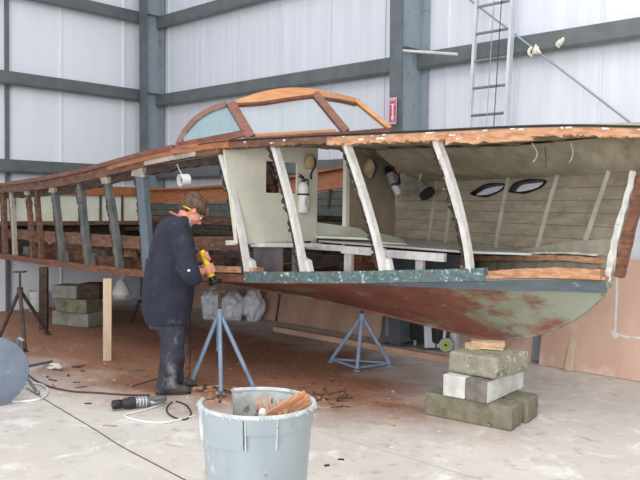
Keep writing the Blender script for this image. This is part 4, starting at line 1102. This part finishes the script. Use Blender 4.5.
# crumpled plastic beyond the boat
from mathutils import noise
def bag(px, py, w, h, dpt, label, seed, m='plastic'):
    c = F(px, py); c.z = 0
    g = G(); g.sphere((0, 0, 0), 1, 46, 30); vs = []
    for p in g.v:
        n = p.normalized(); k = 1 + .30 * noise.noise(n * 2.2 + V((seed, 0, 0))) + .22 * abs(noise.noise(n * 5 + V((0, seed, 0)))) + .10 * noise.noise(n * 11)
        q = V((n.x * w / 2 * k, n.y * dpt / 2 * k, n.z * h / 2 * k)); q.z = max(q.z, -h * .42); vs.append(c + q + Z * (h * .42 + .002))
    g.v = vs; g.build('plastic_bag', m, None, smooth='all', label=label, cat='plastic bag')
bag(212, 319, .29, .46, .26, 'crumpled clear plastic bag behind the man, leftmost of the three', 1.3)
bag(233, 320, .32, .42, .26, 'crumpled clear plastic bag in the middle of the three beyond the blue stand', 4.1)
bag(254, 321, .28, .48, .26, 'rounded bulging clear plastic bag, right one of the three against the wall', 7.7)

# wheeled machine and oddments by the far wall
u0_ = F(440, 350); t = thing('floor_machine', 'grey wheeled machine with a lime-hubbed wheel, seen beneath the hull by the wall', 'machine', u0_)
part(lambda g: g.box(u0_ + V((-.12, .12, .28)), (.42, .2, .4), (dR, nR, Z)), 'body', 'dark', t, bevel=.03)
part(lambda g: g.bar([u0_ + V((-.12, -.02, .03)), u0_ + V((-.14, .0, .42))], .12, .04, up=rgt), 'leg', 'alu', t)
part(lambda g: g.bar([u0_ + V((.0, -.02, .03)), u0_ + V((.04, .0, .42))], .09, .04, up=rgt), 'leg', 'white', t)
wv = V((-.25, -.95, 0)).normalized(); wc_ = P(446, 343.5, u0_.y - .12); wc_.z = .082
wa, wb = wv.cross(Z).normalized(), Z
whl = part(lambda g: g.lathe(wc_, [(.05, -.02), (.072, -.022), (.08, -.012), (.08, .012), (.072, .022), (.05, .02)], 28, (wa, wb, wv)), 'wheel', 'offwhite', t, smooth=True)
def hub(g):
    g.lathe(wc_, [(0, -.012), (.05, -.012), (.05, .014), (.045, .014), (.045, .006), (.0, .006)], 24, (wa, wb, wv))
    for q in range(5):
        an = q * 2 * math.pi / 5; g.bar([wc_ + wv * .012, wc_ + wv * .012 + (wa * math.cos(an) + wb * math.sin(an)) * .05], .016, .012)
part(hub, 'hub', 'lime', whl)
part(lambda g: g.cyl(wc_ - wv * .02, wc_ + wv * .024, .015, n=12), 'axle_cap', 'dark', whl)
jb = F(456, 350); t = thing('white_jug', 'small white plastic jug beside the wheeled machine under the hull', 'jug', jb)
part(lambda g: g.lathe(jb, [(0, .0), (.07, .0), (.075, .02), (.075, .2), (.05, .25), (.025, .27), (.025, .3), (0, .3)], 20), 'body', 'white', t, smooth=True)
part(lambda g: g.cyl(jb + Z * .3, jb + Z * .325, .03, n=14), 'cap', 'offwhite', t, smooth=True)
for (a, b, wd, m_, lb, nm) in (((402, 342), (408, 322), .07, 'greypanel', 'grey board leaning on the wall beyond the blue jack stand', 'board_offcut'),
                           ((415, 346), (415, 322), .03, 'pine', 'thin upright wooden stick beside the grey board by the wall', 'wood_stick')):
    p0 = F(*a); g = G(); q1 = P(b[0], b[1], p0.y + .1); g.bar([p0 + Z * .005, q1], wd, .025, up=rgt); g.build(nm, m_, None, label=lb, cat='board' if 'board' in nm else 'stick')

# scraps on the floor
random.seed(21)
def scrap(px, py, L, W, H, rot, m, label, group=None):
    L *= .8; W *= .8
    p = F(px, py); a = V((math.cos(rot), math.sin(rot), 0)); b = V((-math.sin(rot), math.cos(rot), 0))
    g = G(); g.box(p + Z * (H / 2 + .001), (L, W, H), (a, b, Z), jit=min(W, H) * .2); g.build('wood_scrap', m, None, label=label, cat='wood scrap', group=group)
for k in range(26):
    px = random.uniform(196, 238); py = random.uniform(386, 404)
    scrap(px, py, random.uniform(.05, .22), random.uniform(.012, .035), random.uniform(.006, .018), random.uniform(0, 3.1), random.choice(['chips', 'pine', 'chips', 'splinter', 'raw']),
          'loose wood scrap in the litter between the jack stand and the bin', 'wood scraps behind the bin')
for k in range(14):
    scrap(random.uniform(318, 352), random.uniform(388, 402), random.uniform(.05, .2), random.uniform(.01, .03), .01, random.uniform(0, 3.1), random.choice(['chips', 'brown_dark', 'chips']), 'small wood scrap in the litter just right of the bin', 'wood scraps right of the bin')
scrap(222, 391, .34, .05, .014, R(-48), 'chips', 'long brown batten lying in the litter behind the bin')
scrap(205, 388, .3, .03, .012, R(25), 'pine', 'pale narrow batten lying by the foot of the jack stand')
for k in range(14):
    px = random.uniform(316, 350); py = random.uniform(392, 408)
    scrap(px, py, random.uniform(.03, .14), random.uniform(.008, .02), random.uniform(.004, .01), random.uniform(0, 3.1), random.choice(['chips', 'pine', 'brown_dark']),
          'small wood scrap in the litter just right of the bin', 'wood scraps right of the bin')
scrap(389, 425, .14, .018, .008, R(-35), 'raw', 'reddish wood sliver alone on the floor left of the block stack')
scrap(394, 418, .1, .04, .004, R(10), 'splinter', 'thin peeled orange chip behind the reddish sliver')
scrap(327, 466, .04, .022, .008, R(20), 'dark', 'small black chip on the front floor, lower of the two right of the bin')
scrap(341, 460, .05, .018, .006, R(-10), 'dark', 'small dark chip on the front floor, upper of the two right of the bin')
scrap(88, 404, .07, .025, .008, R(-5), 'dark', 'dark chip on the floor left of the power saw')
scrap(110, 426, .13, .03, .004, R(-5), 'raw', 'flat reddish shaving on the floor in front of the power saw')
scrap(138, 371, .16, .05, .01, R(5), 'greenish', 'greenish scrap lying in the dust behind the power saw')
for k in range(16):
    px = random.uniform(40, 100); py = random.uniform(366, 388)
    scrap(px, py, random.uniform(.04, .14), random.uniform(.01, .03), random.uniform(.004, .012), random.uniform(0, 3.1), random.choice(['chips', 'raw', 'brown_dark']),
          'small wood scrap in the brown dust right of the pipe stand', 'wood scraps in the dust')

# ------------------------------------------------------------------ the man
O_ = F(167, 391); O_.z = 0
fa = R(14); ff_ = V((math.cos(fa), math.sin(fa), 0)); rh = V((math.sin(fa), -math.cos(fa), 0))
def L3(x, y, z): return O_ + ff_ * x + rh * y + Z * z
man = thing('person', 'man in dark navy smock and dusty trousers bent over a yellow power tool', 'person', O_)
def ell(g, rows, n=28, pw=2.4):
    rings = []
    for (x, y, z, rx, ry) in rows:
        ring = []
        for k in range(n):
            t = 2 * math.pi * k / n; c_, s_ = math.cos(t), math.sin(t)
            ring.append(L3(x + rx * math.copysign(abs(c_) ** (2 / pw), c_), y + ry * math.copysign(abs(s_) ** (2 / pw), s_), z))
        rings.append(ring)
    g.loft(rings)
# head frame: bent forward, looking down at the tool
hc_ = L3(.226, 0, 1.572); ti = R(48); yaw = R(-6)
hf = (ff_ * math.cos(yaw) + rh * math.sin(yaw)); hr = hf.cross(Z) * 1.0
hx = (hf * math.cos(ti) - Z * math.sin(ti)).normalized(); hz = (hf * math.sin(ti) + Z * math.cos(ti)).normalized(); hy = hx.cross(hz) * -1
if hy.dot(rh) < 0: hy = -hy                       # towards his right ear
def H3(x, y, z): return hc_ + hx * x + hy * y + hz * z
axs = (hx, hy, hz)
top_, bot_ = L3(.305, .045, 1.185), L3(.375, .06, 1.0)
tx = (bot_ - top_).normalized()
n1 = (rh - tx * rh.dot(tx)).normalized(); n2 = tx.cross(n1)     # n1 to his right (camera), n2 the other way round
if n2.dot(ff_) < 0: n2 = -n2                      # forwards
def grip(g, k0, side, k_dir=1, R_=.034, palm_in=True):
    """hand closed round the tool: palm on one side, four unequal fingers wrapping over the front, thumb round the other way"""
    c = top_ + tx * k0; sd = n1 * side
    pc = c + sd * (R_ + .012) - n2 * .012
    g.sphere(pc, (.043, .02, .036), 14, 10, (tx, sd, n2))
    fl = [1.0, 1.12, 1.05, .86]
    for i_ in range(4):
        o = c + tx * ((i_ - 1.5) * .0215 * k_dir); pts = []
        for q in range(8):
            an = R(12 + 158 * fl[i_] * q / 7); rr = R_ + .010 + (.004 if q in (2, 5) else 0)
            pts.append(o + sd * (math.cos(an) * rr) + n2 * (math.sin(an) * rr))
        g.tube(pts, [.0105, .0105, .011, .010, .0098, .0098, .009, .006], 8)
    pts = [pc - n2 * .018 - tx * .018 * k_dir]
    for q in range(5):
        an = R(-35 - 95 * q / 4); pts.append(c - tx * (.026 + .008 * q) * k_dir + sd * (math.cos(an) * (R_ + .01)) + n2 * (math.sin(an) * (R_ + .01)))
    g.tube(pts, [.014, .0125, .012, .0115, .010, .007], 8)
    return pc - n2 * .025
def body(g):
    # trunk core, neck
    ell(g, [(0, 0, .80, .10, .14), (.01, 0, 1.0, .12, .15), (.03, 0, 1.25, .11, .16), (.05, 0, 1.40, .09, .17), (.075, 0, 1.455, .07, .1)])
    g.tube([L3(.07, 0, 1.42), L3(.125, 0, 1.48), H3(-.035, 0, -.05)], [.075, .065, .062], 16)
    # skull, face mass, jaw
    g.sphere(H3(-.015, 0, .03), (.098, .078, .092), 22, 16, axs)
    g.sphere(H3(.025, 0, -.03), (.068, .064, .088), 20, 14, axs)
    g.sphere(H3(.045, 0, -.085), (.04, .042, .03), 14, 10, axs)
    g.sphere(H3(.078, 0, .012), (.018, .055, .012), 14, 8, axs)             # brow
    g.tube([H3(.085, 0, .0), H3(.104, 0, -.022), H3(.114, 0, -.036), H3(.092, 0, -.044)], [.010, .012, .015, .012], 10)   # nose
    for s_ in (-1, 1):
        g.sphere(H3(.066, s_ * .034, -.03), (.02, .02, .018), 12, 8, axs)    # cheeks
        g.sphere(H3(-.012, s_ * .078, -.008), (.020, .010, .032), 12, 8, axs)  # ears
        g.sphere(H3(.01, s_ * .08, -.02), (.006, .006, .012), 8, 6, axs)
    g.sphere(H3(.083, 0, -.066), (.014, .026, .008), 12, 8, axs)             # lips
    # legs inside the trousers
    for y, x1, x2 in ((.10, .03, .0), (-.10, .07, .07)):
        g.tube([L3(0, y, .88), L3(x1, y, .48), L3(x2, y, .09)], [.085, .055, .042], 12)
    # arms and hands
    w1 = grip(g, .125, 1, 1); w2 = grip(g, .015, -1, 1, .03)
    g.tube([L3(.06, .18, 1.40), L3(.13, .25, 1.2), L3(.17, .25, 1.045), L3(.235, .19, 1.045), w1], [.06, .052, .048, .04, .027], 12)
    g.tube([L3(.08, -.18, 1.40), L3(.17, -.24, 1.25), L3(.20, -.22, 1.13), L3(.27, -.12, 1.15), w2], [.06, .052, .048, .04, .027], 12)
part(body, 'body', 'skin', man, remesh=.0055, smoothit=3)
def shirt(g):
    ell(g, [(.0, 0, .60, .185, .235), (-.005, 0, .70, .21, .25), (.005, 0, .85, .225, .26), (.015, 0, 1.0, .22, .25), (.03, 0, 1.15, .205, .24), (.045, 0, 1.28, .19, .235), (.045, 0, 1.38, .165, .225), (.05, 0, 1.45, .14, .185), (.075, 0, 1.50, .105, .13), (.10, 0, 1.53, .08, .09)], 40, 2.2)
    for s_, pts, rr in ((1, [(.04, .14, 1.41), (.07, .20, 1.37), (.12, .26, 1.22), (.155, .275, 1.09), (.195, .25, 1.025), (.225, .22, 1.03)], [.09, .098, .095, .092, .086, .07]),
                        (-1, [(.05, -.14, 1.41), (.09, -.20, 1.38), (.15, -.25, 1.27), (.19, -.25, 1.15), (.235, -.19, 1.13)], [.09, .095, .088, .08, .065])):
        g.tube(curve_pts([L3(*p) for p in pts], 4), [rr[min(int(i_ / 4), len(rr) - 1)] * (1 - (i_ % 4) / 4) + rr[min(int(i_ / 4) + 1, len(rr) - 1)] * ((i_ % 4) / 4) for i_ in range((len(pts) - 1) * 4 + 1)], 18)
    # folds
    for k in range(16):
        a = random.uniform(0, 6.28); z = random.uniform(.62, 1.05); p = lambda zz, q: L3((.205) * math.cos(a + q), .245 * math.sin(a + q), zz)
        g.tube([p(z, 0), p(z + .12, .08), p(z + .26, .12)], [.006, .02, .006], 8)
    for k in range(4):
        p0 = L3(.19 - .02 * k, .33 - .01 * k, 1.05 + .06 * k); g.tube([p0, p0 - ff_ * .09 - rh * .02 + Z * .03], [.01, .014], 8)
sh = part(shirt, 'smock', 'navy', man, remesh=.011, smoothit=6)
part(lambda g: g.box(L3(.155, .367, 1.085), (.02, .006, .018), (ff_, rh, Z)), 'paint_spot', 'white', sh)
def trousers(g):
    ell(g, [(.0, 0, .56, .16, .2), (.0, 0, .72, .17, .2), (.0, 0, .86, .15, .19)])
    for y, pts in ((.10, [(.0, .10, .80, .13), (.02, .105, .60, .12), (.045, .105, .45, .105), (.03, .105, .30, .095), (.005, .10, .17, .085), (.0, .10, .10, .092), (-.002, .10, .05, .098)]),
                   (-.10, [(.02, -.09, .80, .12), (.06, -.095, .60, .11), (.085, -.095, .45, .10), (.08, -.09, .30, .088), (.065, -.09, .17, .08), (.062, -.09, .10, .088), (.06, -.09, .055, .09)])):
        cp_ = [L3(*p[:3]) for p in pts]; g.tube(cp_, [p[3] for p in pts], 18)
    for (x, z) in ((.0, .13), (.0, .19), (.0, .08), (.04, .40)):
        for y in (.1, -.09):
            xx = x + (.06 if y < 0 else 0)
            g.tube([L3(xx + .08 * math.cos(q), y + .08 * math.sin(q), z + .02 * math.sin(2 * q)) for q in lsp(-2.6, 2.6, 12)], .014, 8)
part(trousers, 'trousers', 'trouser', man, remesh=.011, smoothit=5)
for y, x, yaw_ in ((.11, -.0, R(4)), (-.10, .07, R(-10))):
    d_ = (ff_ * math.cos(yaw_) + rh * math.sin(yaw_)); c_ = d_.cross(Z)
    def shoe(g):
        rows = [(-.095, .03, .04, .03), (-.07, .038, .06, .045), (-.02, .042, .07, .05), (.05, .046, .055, .045), (.11, .05, .043, .038), (.16, .046, .036, .032), (.195, .03, .028, .024)]
        rings = []
        for (u, w_, h_, cz) in rows:
            rings.append([L3(x, y, 0) + d_ * u + c_ * (w_ * math.cos(q)) + Z * max(.012, cz + h_ * math.sin(q)) for q in [2 * math.pi * k / 18 for k in range(18)]])
        g.loft(rings)
    so = part(shoe, 'shoe', 'shoe', man, smooth='all', sub=1)
    part(lambda g: g.prism([L3(x, y, .001) + d_ * u + c_ * w_ for u, w_ in ((-.1, .025), (-.1, -.025), (-.05, -.042), (.1, -.05), (.17, -.044), (.2, -.02), (.2, .02), (.17, .044), (.1, .05), (-.05, .042))], Z * .016), 'sole', 'dark', so, bevel=.004)
# hair: bushy cap; beard; collar; strap; glasses; eyes
def hair(g):
    random.seed(5)
    g.sphere(H3(-.03, 0, .052), (.118, .098, .09), 24, 16, axs)
    g.sphere(H3(-.075, 0, .0), (.06, .078, .085), 18, 12, axs)
    for k in range(90):
        a = random.uniform(0, 6.28); e = random.uniform(-.1, 1.5)
        dx, dy, dz = math.cos(a) * math.cos(e), math.sin(a) * math.cos(e), math.sin(e)
        if dx > .55 and dz < .35: continue
        b_0 = H3(-.03 + dx * .095, dy * .08, .05 + dz * .075)
        t_ = H3(-.03 + dx * .128 + random.uniform(-.02, .02), dy * .104 + random.uniform(-.02, .02), .05 + dz * .105 - .01)
        g.tube([b_0, t_], [.016, .005], 6)
    for k in range(12):
        y = random.uniform(-.07, .07); g.tube([H3(.05, y, .09), H3(.088, y * 1.05, .07), H3(.1, y, .045 + random.uniform(-.01, .01))], [.018, .013, .004], 6)
part(hair, 'hair', 'hair', man, remesh=.007, smoothit=1)
def beard(g):
    g.tube(curve_pts([H3(.02, .060, -.075), H3(.04, .052, -.1), H3(.07, .025, -.118), H3(.078, 0, -.124), H3(.07, -.025, -.118), H3(.04, -.052, -.1), H3(.02, -.060, -.075)], 5), .015, 10)
    g.sphere(H3(.062, 0, -.125), (.026, .032, .03), 14, 10, axs); g.tube([H3(.088, .03, -.064), H3(.102, 0, -.053), H3(.088, -.03, -.064)], .007, 8)
part(beard, 'beard', 'beard', man, remesh=.006, smoothit=1)
def glasses(g):
    for s_ in (-1, 1):
        c = H3(.098, s_ * .034, -.004)
        g.tube([c + hy * (.027 * math.cos(q)) + hz * (.02 * math.sin(q)) for q in lsp(0, 6.283, 22)], .0028, 6)
        g.tube([H3(.097, s_ * .061, .002), H3(.05, s_ * .078, .006), H3(-.02, s_ * .084, .008)], .0032, 6)
    g.tube([H3(.099, -.008, .0), H3(.103, 0, .003), H3(.099, .008, .0)], .003, 6)
part(glasses, 'glasses', 'black', man, smooth=True)
for s_ in (-1, 1): part(lambda g: g.sphere(H3(.080, s_ * .031, -.004), .012, 12, 8), 'eye', 'white', man, smooth=True)
for s_ in (-1, 1): part(lambda g: g.sphere(H3(.0885, s_ * .031, -.006), .0055, 8, 6), 'iris', 'dark', man, smooth=True)
part(lambda g: g.tube([L3(.10 + .082 * math.cos(q), .088 * math.sin(q), 1.522 - .04 * math.cos(q)) for q in lsp(0, 6.283, 28)], .009, 8), 'collar', 'collar', man, smooth=True)
part(lambda g: g.tube([H3(-.04, .088, -.025), H3(-.075, .078, -.04), H3(-.1, .05, -.05)], .005, 8), 'ear_plug_cord', 'yellow', man, smooth=True)

# yellow power tool held in his hands
t = thing('power_grinder', 'yellow power grinder with a black head held in the man\'s hands', 'power tool', bot_)
part(lambda g: g.tube([top_ - tx * .05, top_ - tx * .04, top_ + tx * .03, top_ + tx * .07, top_ + tx * .19, bot_], [.02, .027, .027, .031, .033, .028], 16), 'body', 'yellow', t, smooth=True)
hd = bot_ + tx * .01
ha = (tx * .35 + ff_ * .3 - Z * .6 + rh * .25).normalized()
part(lambda g: g.tube([bot_ - tx * .01, bot_ + tx * .03], [.031, .036], 14), 'gear_head', 'black', t, smooth=True)
a2 = ha.orthogonal().normalized(); a3 = ha.cross(a2)
part(lambda g: g.lathe(hd + tx * .02 + ff_ * .01, [(0, .0), (.045, .0), (.06, .012), (.06, .022), (.0, .022)], 24, (a2, a3, ha)), 'guard', 'black', t, smooth=True)
part(lambda g: g.lathe(hd + tx * .02 + ff_ * .01 + ha * .026, [(0, .0), (.056, .0), (.056, .004), (.0, .004)], 24, (a2, a3, ha)), 'disc', 'dark', t, smooth=True)
part(lambda g: g.tube(curve_pts([top_ - tx * .05, top_ - tx * .09 - ff_ * .02, top_ - tx * .05 - ff_ * .1 - Z * .1, L3(.21, -.2, .7), L3(.22, -.32, .2), L3(.2, -.42, .01), L3(.0, -.5, .008), L3(-.3, -.2, .008)], 8), .004, 6), 'power_cord', 'cordblack', t, smooth=True)
